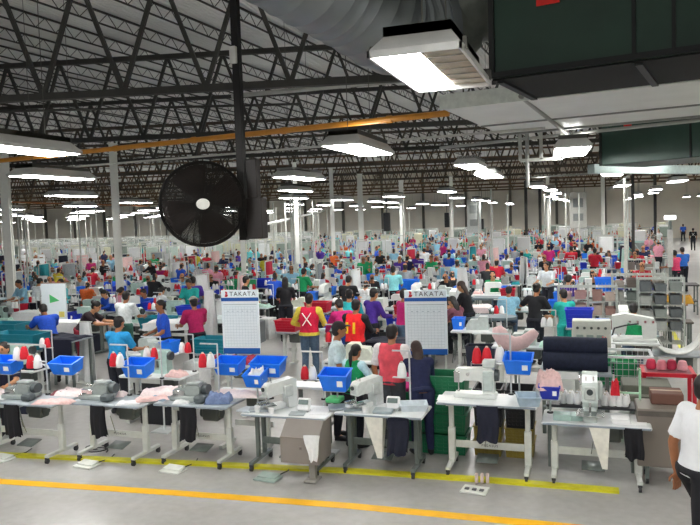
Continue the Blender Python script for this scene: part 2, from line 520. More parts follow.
def air_handler():
    a = pd(490, 79, 7.6); b = pz(720, 48.5, a.z); x, y = frame2(a, b); L = (b-a).length + 1.5
    root = empty('air_handler', a, atan2(x.y, x.x), 'huge dark green air handler cabinet hung under the roof', 'air handler')
    MB().box((L/2, .75, 1.1), (L, 1.5, 2.2), bev=.02).build('cabinet', DARK, root)
    MB().box((L/2, .75, -.012), (L-.04, 1.46, .02)).build('shade_panel', M('#0c0f0e', .85, 0, .1), root)  # near-black sheet, puts the shade under the cabinet into its colour
    mb = MB()
    for px in (634, 674):
        r = ray(px, 40); # where the view line meets the front face
        n = y; t = (a - V3((0, 0, CAMH))).dot(n) / r.dot(n); q = V3((0, 0, CAMH)) + r*t
        mb.box(((q-a).dot(x), -.012, 1.1), (.035, .03, 2.2))
    mb.box((L/2, -.015, .03), (L, .03, .06)); mb.box((.03, -.015, 1.1), (.06, .03, 2.2))
    mb.build('panel_seam', DARKER, root)
    q = pd(548, 1, 7.7); r = ray(548, 1); t = (a - V3((0, 0, CAMH))).dot(y) / r.dot(y); q = V3((0, 0, CAMH)) + r*t
    MB().box(((q-a).dot(x), -.006, q.z-a.z), (.24, .012, .07)).build('red_sticker', M('#d01c10', .5), root)
    for k in range(3): MB().bar((.1+k*1.4, .05, -.02), (.1+k*1.4, 1.45, -.02), .07, .06).build('base_rail', DARKER, root)
    mb = MB()
    for k in (0, 1):
        for j in (.1, 1.4): mb.tube([(.15+k*2.2, j, 2.1), (.15+k*2.2, j, 9.05-a.z)], .012, 6)
    mb.build('hanger_rod', STEEL, root)
air_handler()
def flat_duct():
    z = 4.62
    n0 = pz(440, 108, z); n1 = pz(720, 76, z); f0 = pz(500, 134, z); f1 = pz(720, 113.5, z)
    root = empty('flat_duct', n0, 0, 'wide pale flat duct hung below the dark air handler', 'duct')
    d = V3((0, 0, .12)); Q = [n0-n0, n1-n0, f1-n0, f0-n0]
    n = len(Q)
    vs = Q + [q + d for q in Q]
    MB().add(vs, [(0,1,2,3), (7,6,5,4), (0,1,5,4), (1,2,6,5), (2,3,7,6), (3,0,4,7)]).build('duct_panel', M('#dcdeda', .4, .1, .06, 1.5), root, smooth=False)
    mb = MB()
    a, b, c_, d_ = Q
    mb.bar(a.lerp(d_, .62) + V3((0,0,-.012)), b.lerp(c_, .62) + V3((0,0,-.012)), .05, .022)
    mb.bar(d_ + V3((0,0,-.01)), c_ + V3((0,0,-.01)), .08, .05)
    mb.build('seam', M('#8a8c88', .4, .4), root)
    mb = MB()
    mb.bar(a + V3((0,0,.07)), b + V3((0,0,.07)), .04, .2)
    mb.build('lip', M('#dfe4dc', .4, .1), root)
    mb = MB()
    for k in range(3):
        q = a.lerp(b, .1+.4*k); mb.tube([q + V3((0,0,.1)), q + V3((0,0,4.4))], .01, 5)
    mb.build('hanger_rod', STEEL, root)
flat_duct()
def second_unit():
    a = pd(600, 166, 14.2); b = pz(720, 155, a.z); x, y = frame2(a, b); L = (b-a).length+1
    root = empty('air_handler', a, atan2(x.y, x.x), 'dark duct box hung behind the flat duct, with a small red sticker', 'air handler')
    MB().box((L/2, .8, .75), (L, 1.6, 1.5), bev=.02).build('cabinet', M('#2c463c', .4, .1, .2, 1.2), root)
    for x_, w_ in ((L*.55, .03), (.02, .05)): MB().box((x_, -.01, .75), (w_, .02, 1.5)).build('panel_seam', DARKER, root)
    MB().box((.62, -.006, .74), (.16, .012, .14)).build('red_sticker', M('#d01c10', .5), root)
    mb = MB()
    for k in (0, 1): mb.tube([(.15+k*2, .8, 1.4), (.15+k*2, .8, 9.05-a.z)], .012, 6)
    mb.build('hanger_rod', STEEL, root)
    p = pd(591, 169, 15.5); q = pz(722, 170, p.z)
    mb = MB().bar(p, q, .2, .2)
    for t in (.15, .5, .9): c = p.lerp(q, t); mb.tube([c, V3((c.x, c.y, 9.0))], .012, 5)
    tag(mb.build('hanging_duct', M('#9fb0ac', .4, .3)), 'narrow pale duct run just under the second dark duct box', 'duct')
second_unit()
# square bracket frame hung beside the slanting rod
def bracket():
    c = pd(541, 146, 13.0)
    root = empty('hanging_bracket', c, 0, 'pale square pipe frame with a drop pole hung beside the wire-hung light', 'bracket')
    mb = MB()
    for a, b in (((-.38, 0, -.25), (.38, 0, -.25)), ((-.38, 0, .3), (.38, 0, .3)), ((-.38, 0, -.25), (-.38, 0, .3)), ((.38, 0, -.25), (.38, 0, .3)), ((0.0, 0, -.25), (0, 0, .3))): mb.bar(a, b, .06)
    mb.build('square_frame', M('#a8aaa4', .5), root)
    MB().cyl((-.25, 0, -.75), (-.25, 0, 4.4), .035).build('drop_pole', M('#9a9c98', .5), root)
bracket()

# ------------------------------------------------------------------ black pole with the hanging fan
def fan():
    c = pd(203, 204, 7.0)
    root = empty('hanging_fan', c, 0, 'large dark industrial fan hung from the black pole, white badge in its centre', 'fan')
    BK = M('#15120f', .5, .3, .2); BR = M('#2a1c17', .5, .2, .2)
    tow = (V3((0, 0, CAMH)) - c).normalized()
    X = V3((0, 0, 1)).cross(tow).normalized(); U = tow.cross(X)
    rot = Matrix((X, U, tow)).transposed().to_4x4()
    Rr = .42
    mb = MB()
    def dome(r, s): return s * (.06 + .10 * (1 - (r/Rr)**2))
    for s in (-1, 1):
        for k in range(30):
            r = .07 + (Rr-.07)*k/29
            mb.tube([(r*cos(2*pi*j/40), r*sin(2*pi*j/40), dome(r, s)) for j in range(40)], .0034 if k < 29 else .009, 4, closed=True)
        for k in range(36):
            a = 2*pi*k/36
            mb.tube([(r*cos(a+.25*(r/Rr)), r*sin(a+.25*(r/Rr)), dome(r, s)) for r in (.07, .2, .33, Rr)], .0034, 4)
    mb.xf(rot); mb.build('cage', BK, root)
    for k in range(4):
        a0 = pi/2*k + .4
        mb = MB()
        def fn(u, v, a0=a0):
            r = .08 + .31*u; a = a0 + (v-.5)*(1.25 - .25*u); return V3((r*cos(a), r*sin(a), (v-.5)*.12))
        mb.grid(6, 8, fn); mb.xf(rot); mb.build('blade', BR, root, solid=.006)
    MB().cyl((0, 0, -.25), (0, 0, .1), .1, seg=20).xf(rot).build('motor', BK, root)
    MB().lathe([(.062, .155), (.066, .165), (.06, .172), (.001, .174)], seg=20).xf(Matrix.Diagonal((1, .82, 1, 1))).xf(rot).build('badge', M('#e6e6e0', .5), root)
    mb = MB()
    for s in (0, 1): mb.bar((-.02, -.012+s*.024, .176), (.02 + .0, -.012+s*.024, .176), .006, .002)
    mb.xf(rot)
    pole = pd(238, 40, 7.25); q = c + X*.47
    MB().bar(c + rot.to_3x3() @ V3((.05, 0, -.2)), c + rot.to_3x3() @ V3((.45, .02, -.16)), .07, .1).build('mounting_arm', BK, root)
    a = c + X*.0
    for o in root.children:
        o.location = o.location
    for ch in root.children:
        if ch.name.split('.')[0] == 'mounting_arm':
            ch.location = -c
    # black drop pole
    top = pd(236, -30, 7.2); top.z = 8.4; bot = pd(244.5, 240, 7.2); top.x, top.y = bot.x, bot.y
    root2 = empty('black_pole', (bot.x, bot.y, bot.z), 0, 'tall black square pole dropping from the roof beside the fan', 'pole')
    MB().box((0, 0, (top.z-bot.z)/2), (.075, .075, top.z-bot.z)).build('pole_shaft', BK, root2)
    j = pY(236, 56, bot.y)
    MB().box((-.01, -.055, j.z-bot.z), (.07, .05, .17), bev=.008).build('junction_box', M('#d8d8d2', .5), root2)
    MB().tube([(.05, -.03, j.z-bot.z+.08), (.06, -.04, 1.6), (.05, -.04, .3)], .008, 5).build('cable', M('#1a1a1a', .5), root2)
    mb = MB().box((.14, .02, .22), (.18, .14, .42), bev=.01)
    mb.box((.13, .0, .62), (.12, .1, .4), bev=.01)
    mb.build('control_box', M('#1c1613', .5), root2)
fan()

# ------------------------------------------------------------------ floor markings
YEL = M('#cbc622', .5, 0, .2, 3); AMB = M('#f0b414', .45, 0, .08, 3)
def stripe(pts, wd, mat, zt=.004):
    mb = MB(); P = [pz(px, py, 0) for px, py in pts]
    vs = []
    for i, p in enumerate(P):
        t = (P[min(i+1, len(P)-1)] - P[max(i-1, 0)]).normalized(); n = V3((-t.y, t.x, 0))
        for s in (-1, 1):
            for z in (0, zt): vs.append(p + n*s*wd/2 + V3((0, 0, z)))
    fs = []
    for i in range(len(P)-1):
        a = i*4; b = a+4
        fs += [(a, b, b+1, a+1), (a+1, b+1, b+3, a+3), (a+3, b+3, b+2, a+2), (a+2, b+2, b, a)]
    e = (len(P)-1)*4
    fs += [(0, 1, 3, 2), (e, e+1, e+3, e+2)]
    mb.add(vs, fs)
    return struct(mb, 'floor_marking', mat, smooth=False)
stripe([(-60, 475.5), (0, 481.5), (175, 493), (350, 506), (540, 524), (640, 534)], .15, AMB)
stripe([(-60, 452), (0, 455.5), (175, 463.5), (350, 472), (480, 480.5), (619, 492)], .125, YEL, .03)
stripe([(655, 300), (672, 330), (690, 365), (700, 385)], .1, YEL)
# ------------------------------------------------------------------ materials used by the workshop
TOPW = M('#dfe2e2', .35, 0, .05, 6); TOPG = M('#a4adb2', .3, .1, .10, 8); EDGE = M('#8f9aa4', .4)
LEGW = M('#cfd2cc', .4, .1, .06); LEGG = M('#6d7672', .4, .2, .1); CAST = M('#2b2c2e', .5); STEELB = M('#b9bdbc', .25, .8, .06)
MCH = M('#dfe3df', .3, 0, .04); MCHG = M('#8b9292', .35, .2, .1); MCHD = M('#3f4748', .4, .2, .15); CHROME = M('#d8d8d8', .15, 1, .02)
BLK = M('#17181c', .6); RED = M('#d4142a', .6, 0, .12, 30); WHT = M('#eceded', .6, 0, .04); BLUEB = M('#1878ee', .4, 0, .06)
TAPE = M('#f2f2ee', .6, 0, .02)
def text_mesh(txt, size, name='lettering'):
    cu = bpy.data.curves.new('lettering', 'FONT'); cu.body = txt; cu.size = size; cu.space_character = 1.25; cu.extrude = .0012; cu.align_x = 'CENTER'; cu.align_y = 'CENTER'
    o = bpy.data.objects.new('lettering', cu); COL.objects.link(o)
    dg = bpy.context.evaluated_depsgraph_get(); dg.update()
    me = bpy.data.meshes.new_from_object(o.evaluated_get(dg)); bpy.data.objects.remove(o, do_unlink=True)
    me.name = name
    return me
def text_on(txt, size, parent, loc, rot, mat, name='lettering'):
    me = text_mesh(txt, size, name); me.materials.clear(); me.materials.append(mat)
    o = obj(name, me, parent, loc); o.rotation_euler = rot
    return o

# ------------------------------------------------------------------ tables
def make_table(w, d, h, top=TOPG, leg=LEGW, edge=EDGE, text=None, double=False, post_y=.02, drawer=True, motor=True):
    root = empty('sewing_table', (0, 0, 0), 0, 'x', 'table')
    mb = MB().box((0, 0, h-.018), (w, d, .036), bev=.012); mb.build('tabletop', top, root)
    MB().box((0, -d/2-.001, h-.02), (w-.03, .008, .022)).build('edge_band', edge, root)
    for s in (-1, 1):
        x = s*(w/2-.13)
        mb = MB()
        if double:
            for dy in (-.09, .09): mb.box((x, post_y+dy, (h-.05)/2+.06), (.05, .05, h-.16), bev=.006)
        else:
            mb.box((x, post_y, .09+(h-.13)*.28), (.085, .07, (h-.13)*.56), bev=.008); mb.box((x, post_y, .09+(h-.13)*.72), (.06, .05, (h-.13)*.56), bev=.006)
        mb.box((x, 0, .10), (.06, d*1.06, .045), bev=.008); mb.box((x, 0, h-.05), (.05, d*.7, .03))
        L = mb.build('leg', leg, root)
        for sy in (-1, 1):
            c = MB().cyl((x-.016, sy*d*.5, .034), (x+.016, sy*d*.5, .034), .034, seg=12).box((x, sy*d*.5, .07), (.045, .04, .03))
            c.build('caster', CAST, L)
    mb = MB().box((0, post_y+.03, .31), (w-.3, .022, .09), bev=.005)
    cb = mb.build('crossbar', leg, root)
    if text: text_on(text, .042, cb, (0, post_y+.017, .31), (pi/2, 0, 0), BLK)
    if motor: MB().box((.16, .05, h-.17), (.24, .17, .2), bev=.02).cyl((.0, .05, h-.17), (.3, .05, h-.17), .07, seg=14).build('motor', M('#5d625e', .45, .3), root)
    if drawer: MB().box((-.16, -.03, h-.075), (.3, .3, .07), bev=.01).build('drawer', M('#aab0ae', .4), root)
    MB().cyl((-.05, post_y, .3), (-.02, -.12, h-.2), .006, seg=5).build('treadle_rod', STEELB, root)
    MB().grid(2, 2, lambda u, v: V3((-.16+.26*u, -.06+.2*v, .13+.04*v))).build('treadle', LEGG, root, solid=.012)
    return root

# ------------------------------------------------------------------ machines (operator on the -y side, table surface at z 0)
def make_lockstitch(body=MCH, dark=MCHD):
    root = empty('sewing_machine', (0, 0, 0), 0, 'x', 'sewing machine')
    MB().box((0, 0, .03), (.52, .19, .06), bev=.012).build('bed', body, root)
    mb = MB()
    prof = [(-.25, .19), (-.25, .33), (-.22, .36), (.10, .37), (.2, .37), (.235, .34), (.235, .05), (.09, .05), (.085, .19), (.05, .215), (-.13, .215), (-.16, .19)]
    mb.prism(prof, lambda u, v, t: V3((u, t, v)), -.065, .065)
    mb.build('arm', body, root)
    MB().box((-.22, -.07, .26), (.07, .014, .14), bev=.005).build('face_plate', CHROME, root)
    MB().cyl((-.21, 0, .19), (-.21, 0, .06), .009, seg=8).box((-.21, -.01, .075), (.035, .05, .012)).build('needle_bar', CHROME, root)
    MB().cyl((.235, 0, .28), (.285, 0, .28), .075, .07, seg=20).build('handwheel', dark, root)
    MB().cyl((-.08, -.065, .30), (-.08, -.1, .30), .022, seg=12).build('tension_knob', CHROME, root)
    MB().box((.16, -.08, .22), (.12, .03, .24), bev=.01).build('control_panel', M('#b8c4c0', .4), root)
    MB().box((.17, .02, .42), (.16, .12, .1), bev=.015).build('top_unit', M('#c2cac8', .4), root); MB().cyl((-.05, 0, .37), (-.05, 0, .43), .006).build('spool_pin', CHROME, root)
    return root
def make_overlock(body=MCHG, dark=MCHD):
    root = empty('overlock_machine', (0, 0, 0), 0, 'x', 'sewing machine')
    MB().box((0, 0, .04), (.46, .3, .08), bev=.015).build('base', body, root)
    mb = MB()
    prof = [(-.2, .08), (-.2, .15), (-.16, .19), (-.02, .20), (.02, .25), (.18, .25), (.21, .22), (.21, .08)]
    mb.prism(prof, lambda u, v, t: V3((u, t, v)), -.1, .12)
    mb.build('body', body, root)
    MB().box((-.1, -.11, .125), (.18, .02, .08), bev=.006).build('front_cover', CHROME, root)
    MB().cyl((.21, .02, .17), (.28, .02, .17), .085, .08, seg=20).build('handwheel', dark, root)
    for k in range(4): MB().cyl((-.12+.06*k, -.07, .2), (-.12+.06*k, -.07, .235), .013, seg=10).build('tension_knob', CHROME, root)
    MB().box((-.16, -.13, .09), (.05, .07, .014)).cyl((-.16, -.1, .09), (-.16, -.1, .17), .008, seg=6).build('presser_foot', CHROME, root)
    MB().box((.10, -.02, .275), (.2, .14, .05), bev=.012).build('top_lid', M('#a9b0ae', .35), root)
    MB().box((.25, -.14, .06), (.16, .16, .12), bev=.03).build('belt_guard', dark, root)
    return root
def make_bartacker(body=MCH, dark=MCHD):
    root = empty('bartack_machine', (0, 0, 0), 0, 'x', 'sewing machine')
    mb = MB()
    prof = [(-.30, .24), (-.30, .40), (-.25, .46), (.0, .48), (.2, .50), (.26, .47), (.27, .0), (.1, .0), (.08, .2), (.02, .26), (-.2, .25)]
    mb.prism(prof, lambda u, v, t: V3((t, u, v)), -.085, .085)
    mb.build('arm', body, root)
    MB().box((0, -.12, .05), (.16, .34, .1), bev=.015).build('bed', body, root)
    MB().box((0, -.31, .35), (.13, .03, .16), bev=.02).build('face_plate', M('#c9cfcc', .35), root)
    MB().cyl((0, -.32, .37), (0, -.345, .37), .035, seg=16).build('dial', dark, root)
    MB().cyl((0, -.27, .25), (0, -.27, .1), .012, seg=8).build('needle_bar', CHROME, root)
    MB().box((0, -.28, .105), (.3, .2, .012)).box((-.1, -.3, .13), (.06, .18, .03)).box((.1, -.3, .13), (.06, .18, .03)).build('feed_clamp', STEELB, root)
    MB().box((.11, .08, .3), (.06, .18, .2), bev=.02).build('motor_cover', M('#c2c8c4', .4), root)
    MB().box((-.1, .12, .42), (.05, .12, .1), bev=.01).build('tension_unit', CHROME, root)
    for s in (-1, 1): MB().cyl((s*.04, -.2, .47), (s*.04, -.2, .52), .008, seg=6).build('thread_guide', CHROME, root)
    return root
def make_panel():
    root = empty('control_panel', (0, 0, 0), 0, 'x', 'control panel')
    rot = Matrix.Rotation(radians(-25), 3, 'X')
    MB().box((0, 0, .09), (.17, .05, .16), bev=.012, rot=rot).build('case', WHT, root)
    MB().box((0, -.026, .125), (.13, .008, .06), rot=rot).build('screen', M('#6c7c78', .2), root)
    MB().box((0, .0, .012), (.14, .1, .024), bev=.006).build('foot', M('#9aa09c', .4), root)
    mb = MB()
    for i in range(4):
        for j in range(2): mb.box((-.048+.032*i, -.012-.0*j, .045+.028*j), (.02, .02, .014), rot=rot)
    mb.build('keypad', M('#70787a', .4), root)
    return root

# ------------------------------------------------------------------ thread, bins, cloth
def cone_mb(h=.2, r=.06):
    return MB().lathe([(r*.9, 0), (r, h*.06), (r*1.0, h*.3), (r*.78, h*.7), (r*.5, h*.9), (r*.42, h*.92)], seg=14)
def make_cone(mat, h=.2, r=.06):
    o = cone_mb(h, r).build('thread_cone', mat); tag(o, 'x', 'thread cone')
    MB().lathe([(r*.3, h*.9), (r*.28, h), (r*.2, h*1.02)], seg=10).build('cone_core', M('#cfc8b8', .7), o)
    return o
CONE_R = make_cone(RED); CONE_W = make_cone(WHT)
def make_stand(hh=.62, w=.24, side=1):
    root = empty('thread_stand', (0, 0, 0), 0, 'x', 'thread stand')
    WT = M('#d2d6d6', .35, .3)
    MB().cyl((side*w/2, 0, 0), (side*w/2, 0, hh), .011, seg=8).build('pole', WT, root)
    MB().bar((side*w/2, 0, hh), (-side*w/2, 0, hh), .018).build('top_bar', WT, root)
    MB().bar((side*w/2, 0, hh*.5), (-side*w/2, 0, hh*.5), .05, .012).build('tray', WT, root)
    MB().cyl((side*w/2, 0, 0), (side*w/2, 0, .02), .035, seg=12).build('base', CAST, root)
    return root
def bin_mb(w=.36, d=.26, h=.18, t=.012, taper=.82):
    mb = MB()
    def ring(z, k, ins): return [(sx*(w/2*k-ins), sy*(d/2*k-ins), z) for sx, sy in ((-1,-1), (1,-1), (1,1), (-1,1))]
    R0 = ring(0, taper, 0); R1 = ring(h, 1, 0); R1o = ring(h, 1.06, 0); R2 = ring(h+.012, 1.06, 0); R3 = ring(h+.012, 1, t); R4 = ring(t, taper, t)
    vs = R0 + R1 + R1o + R2 + R3 + R4; fs = [(3,2,1,0)]
    for a in range(5):
        for i in range(4):
            j = (i+1) % 4; fs.append((a*4+i, a*4+j, a*4+4+j, a*4+4+i))
    fs.append((20, 21, 22, 23))
    return mb.add(vs, fs)
def make_bin(mat, w=.36, d=.26, h=.18, name='plastic_bin', sticker=True, fill=None):
    o = bin_mb(w, d, h).build(name, mat, smooth=False); tag(o, 'x', 'bin')
    if sticker:
        rot = Matrix.Rotation(radians(10), 3, 'X')
        MB().box((w*.24, -d*.47-.004, h*.55), (w*.2, .006, h*.36), rot=Matrix.Rotation(radians(-8), 3, 'X')).build('sticker', TAPE, o)
    return o
def make_bin_stand(h=.3):
    root = empty('bin_stand', (0, 0, 0), 0, 'x', 'stand'); G = M('#b4bab8', .35, .5)
    MB().cyl((0, 0, 0), (0, 0, h), .012, seg=8).build('post', G, root)
    MB().box((0, 0, h), (.26, .18, .01)).build('shelf_plate', G, root); MB().cyl((0, 0, 0), (0, 0, .015), .04, seg=12).build('base', CAST, root)
    return root
def cloth_mb(w, d, h, seed=0, n=16, edge=.12, mat=0, drop=0):
    mb = MB(); rr = random.Random(seed); ox, oy = rr.uniform(0, 50), rr.uniform(0, 50)
    def fn(u, v):
        e = min(u, 1-u, v, 1-v); k = min(1, e/edge)
        q = noise.noise(V3((u*3+ox, v*3+oy, 0)))*.5 + noise.noise(V3((u*7+ox, v*7+oy, 3)))*.35
        x = (u-.5)*w*(1+.14*noise.noise(V3((v*3+ox, 1, oy)))); y = (v-.5)*d*(1+.14*noise.noise(V3((u*3+oy, 7, ox))))
        return V3((x, y, max(.002, h*(k**.6)*(.55+.75*q))))
    mb.grid(n, n, fn, mat)
    k = len(mb.v); base = [(x, y, 0.0) for x, y, z in mb.v]
    ring = [i*(n+1) for i in range(n+1)] + [n*(n+1)+j for j in range(1, n+1)] + [i*(n+1)+n for i in range(n-1, -1, -1)] + [j for j in range(n-1, 0, -1)]
    vs = [base[i] for i in ring]; o = len(mb.v); mb.v.extend(vs)
    for a in range(len(ring)):
        b = (a+1) % len(ring); mb.f.append((ring[a], ring[b], o+b, o+a)); mb.m.append(mat)
    mb.f.append(tuple(range(o, o+len(ring)))); mb.m.append(mat)
    return mb
def cloth(name, mat, w, d, h, loc, rz, seed, label, cat='fabric', group=None, n=16):
    return tag(cloth_mb(w, d, h, seed, n).build(name, mat, loc=loc, rz=rz, angle=3), label, cat, group)
def hang_mb(w, h, d=.05, seed=0, taper=.0, n=14):
    """thick hanging cloth: folded sheet hanging from z = 0 down to -h"""
    mb = MB(); rr = random.Random(seed); o = rr.uniform(0, 30)
    def side(s):
        def fn(u, v):
            wv = .5*d*(1+.3*v)*(sin(u*pi*5+o+v)*.35*v + s*(.35+.65*sin(pi*u)**.5))
            return V3(((u-.5)*w*(1-taper*v)+.02*sin(v*4+o)*v, wv, -h*v*(1+.05*sin(u*9+o))))
        return fn
    mb.grid(n, n, side(-1)); mb.grid(n, n, side(1))
    return mb
# light versions for the work rows
def lite_table(w=1.1, d=.55, h=.8, top=TOPW, leg=LEGW, parts=True):
    if parts:
        o = MB().box((0, 0, h-.018), (w, d, .04), bev=.01).build('sewing_table', top); tag(o, 'x', 'table')
        for s in (-1, 1):
            x = s*(w/2-.14)
            MB().box((x, .02, h/2), (.07, .06, h-.08)).box((x, 0, .06), (.06, d, .05)).box((x, 0, h-.05), (.05, d*.7, .03)).build('leg', leg, o)
        MB().box((0, .23, .3), (w-.3, .02, .08)).build('crossbar', leg, o)
        MB().box((.15, .05, h-.16), (.26, .16, .19), bev=.02).build('motor', M('#5d625e', .45, .3), o)
    else:
        mb = MB().box((0, 0, h-.02), (w, d, .04))
        for s in (-1, 1):
            x = s*(w/2-.14); mb.box((x, .02, h/2), (.07, .06, h-.08), 1).box((x, 0, .05), (.06, d, .05), 1)
        mb.box((0, .23, .3), (w-.3, .02, .08), 1).box((.15, .05, h-.16), (.26, .16, .19), 2)
        o = mb.build('sewing_table', [top, leg, M('#5d625e', .45, .3)]); tag(o, 'x', 'table')
    return o
def lite_machine(kind, parts=True, body=MCH):
    if kind == 'flat':
        prof = [(-.25, .19), (-.25, .33), (-.2, .37), (.2, .37), (.235, .33), (.235, .0), (-.26, 0), (-.26, .06), (.09, .06), (.08, .2), (-.15, .21)]
        mb = MB().prism(prof, lambda u, v, t: V3((u, t, v)), -.075, .075); hw = ((.235, 0, .28), (.29, 0, .28))
    elif kind == 'over':
        prof = [(-.23, 0), (-.23, .09), (-.2, .15), (-.16, .2), (.0, .21), (.03, .27), (.19, .27), (.22, .22), (.22, 0)]
        mb = MB().prism(prof, lambda u, v, t: V3((u, t, v)), -.13, .13); hw = ((.22, .02, .17), (.28, .02, .17))
    else:
        prof = [(-.30, .24), (-.30, .40), (-.25, .46), (.2, .50), (.26, .47), (.27, .0), (-.3, 0), (-.3, .1), (.06, .1), (.05, .25)]
        mb = MB().prism(prof, lambda u, v, t: V3((t, u, v)), -.085, .085); hw = ((.09, .1, .3), (.14, .1, .3))
    if parts:
        o = mb.build('sewing_machine', body); tag(o, 'x', 'sewing machine')
        MB().cyl(*hw, .07, seg=14).build('handwheel', MCHD, o)
        if kind != 'tack': MB().cyl((-.2, 0, .2), (-.2, 0, .05), .012, seg=6).build('needle_bar', CHROME, o)
        else: MB().cyl((0, -.27, .25), (0, -.27, .1), .012, seg=6).build('needle_bar', CHROME, o)
    else:
        mb.cyl(*hw, .07, seg=8, mat=1)
        o = mb.build('sewing_machine', [body, MCHD]); tag(o, 'x', 'sewing machine')
    return o
# ------------------------------------------------------------------ people (local frame: facing +y, feet at z 0)
def skeleton(stand='stand', lean=0.0, armL=None, armR=None, look=(0, 0), female=False, stoop=0.0):
    J = {}
    if stand == 'sit':
        hz, hy = .66, -.05
        for s, n in ((-1, 'L'), (1, 'R')):
            J['hip'+n] = V3((s*.09, hy, hz)); J['knee'+n] = V3((s*.13, hy+.42, hz+.0)); J['ank'+n] = V3((s*.12, hy+.36, .19)); J['toe'+n] = V3((s*.13, hy+.53, .13))
    elif stand == 'walk':
        hz, hy = .91, 0
        J['hipL'] = V3((-.09, 0, hz)); J['kneeL'] = V3((-.09, .20, .50)); J['ankL'] = V3((-.09, .24, .10)); J['toeL'] = V3((-.10, .41, .05))
        J['hipR'] = V3((.09, 0, hz)); J['kneeR'] = V3((.09, -.03, .48)); J['ankR'] = V3((.09, -.32, .17)); J['toeR'] = V3((.10, -.19, .05))
    else:
        hz, hy = .92, 0
        for s, n in ((-1, 'L'), (1, 'R')):
            J['hip'+n] = V3((s*.09, 0, hz)); J['knee'+n] = V3((s*.10, .03, .50)); J['ank'+n] = V3((s*.11, -.01, .09)); J['toe'+n] = V3((s*.13, .15, .035))
    pel = V3((0, hy, hz+.04))
    B = Matrix.Rotation(-lean, 3, 'X')
    def up(x, y, z): return pel + B @ V3((x, y, z-.96))
    sw = .165 if female else .19
    J['pel'] = pel; J['waist'] = up(0, 0, 1.08); J['chest'] = up(0, .01, 1.27); J['neck0'] = up(0, -.01, 1.41)
    B2 = Matrix.Rotation(-(lean+stoop), 3, 'X')
    J['neck1'] = J['neck0'] + B2 @ V3((0, .02, .08)); 
    HR = Matrix.Rotation(look[1], 3, 'Z') @ Matrix.Rotation(-(lean*.5+stoop+look[0]), 3, 'X')
    J['head'] = J['neck1'] + HR @ V3((0, .025, .10)); J['HR'] = HR
    armL = armL or ((-.12, .02, -1), (0, .18, -1)); armR = armR or ((.12, .02, -1), (0, .18, -1))
    for s, n, arm in ((-1, 'L', armL), (1, 'R', armR)):
        J['sho'+n] = up(s*sw, 0, 1.375)
        u = V3(arm[0]).normalized(); f = V3(arm[1]).normalized()
        J['elb'+n] = J['sho'+n] + u*.285; J['wri'+n] = J['elb'+n] + f*.245; J['hand'+n] = J['wri'+n] + f*.085; J['fdir'+n] = f
    return J
def torso_mb(J, g=0.0, female=False, mat=0, low=True, sho=True):
    mb = MB(); k = .92 if female else 1
    pts = [J['pel'] - (J['waist']-J['pel'])*.45, J['pel'], J['waist'], J['chest'], J['chest'].lerp(J['neck0'], .6), J['neck0']]
    rad = [(.135*k+g, .105+g), (.165+g, .118+g), (.14*k+g, .105+g), (.172*k+g, .118+g), (.15*k+g, .095+g), (.065+g, .06+g)]
    if not low: pts = pts[1:]; rad = rad[1:]
    mb.tube(pts, rad, 14, mat)
    for n in ('LR' if sho else ''):
        mb.tube([J['chest'].lerp(J['neck0'], .75), J['sho'+n]], [.065+g, .07+g], 8, mat)
        mb.ell(J['sho'+n], (.068+g, .068+g, .068+g), mat, 8, 6)
    return mb
def arm_mb(J, n, g=0.0, to='wri', mat=0, mb=None):
    mb = mb or MB()
    if to == 'elb':
        mb.tube([J['sho'+n], J['sho'+n].lerp(J['elb'+n], .5), J['sho'+n].lerp(J['elb'+n], .82)], [.06+g, .054+g, .056+g], 8, mat)
    else:
        mb.tube([J['sho'+n], J['sho'+n].lerp(J['elb'+n], .5), J['elb'+n]], [.058+g, .05+g, .042+g], 8, mat)
        mb.ell(J['elb'+n], (.043+g,)*3, mat, 8, 6)
        mb.tube([J['elb'+n], J['elb'+n].lerp(J['wri'+n], .35), J['wri'+n]], [.042+g, .04+g, .028+g], 8, mat)
    return mb
def leg_mb(J, n, g=0.0, mat=0, mb=None):
    mb = mb or MB()
    mb.ell(J['hip'+n], (.1+g,)*3, mat, 8, 6)
    mb.tube([J['hip'+n], J['hip'+n].lerp(J['knee'+n], .5), J['knee'+n]], [.09+g, .078+g, .056+g], 10, mat)
    mb.ell(J['knee'+n], (.057+g,)*3, mat, 8, 6)
    mb.tube([J['knee'+n], J['knee'+n].lerp(J['ank'+n], .35), J['ank'+n]], [.055+g, .056+g, .038+g], 10, mat)
    return mb
def head_mb(J, mat=0):
    mb = MB(); H = J['HR']; c = J['head']
    mb.tube([J['neck0'] - V3((0, 0, .03)), J['neck1'], c], [.058, .052, .05], 10, mat)
    mb.ell(c + H @ V3((0, 0, .025)), (.074, .095, .098), mat, 14, 10, H)
    mb.ell(c + H @ V3((0, .03, -.055)), (.053, .06, .06), mat, 10, 8, H)
    mb.tube([c + H @ V3((0, .088, .03)), c + H @ V3((0, .112, -.018))], [.011, .018], 6, mat)
    for s in (-1, 1): mb.ell(c + H @ V3((s*.076, -.005, .0)), (.012, .022, .032), mat, 6, 6, H)
    return mb
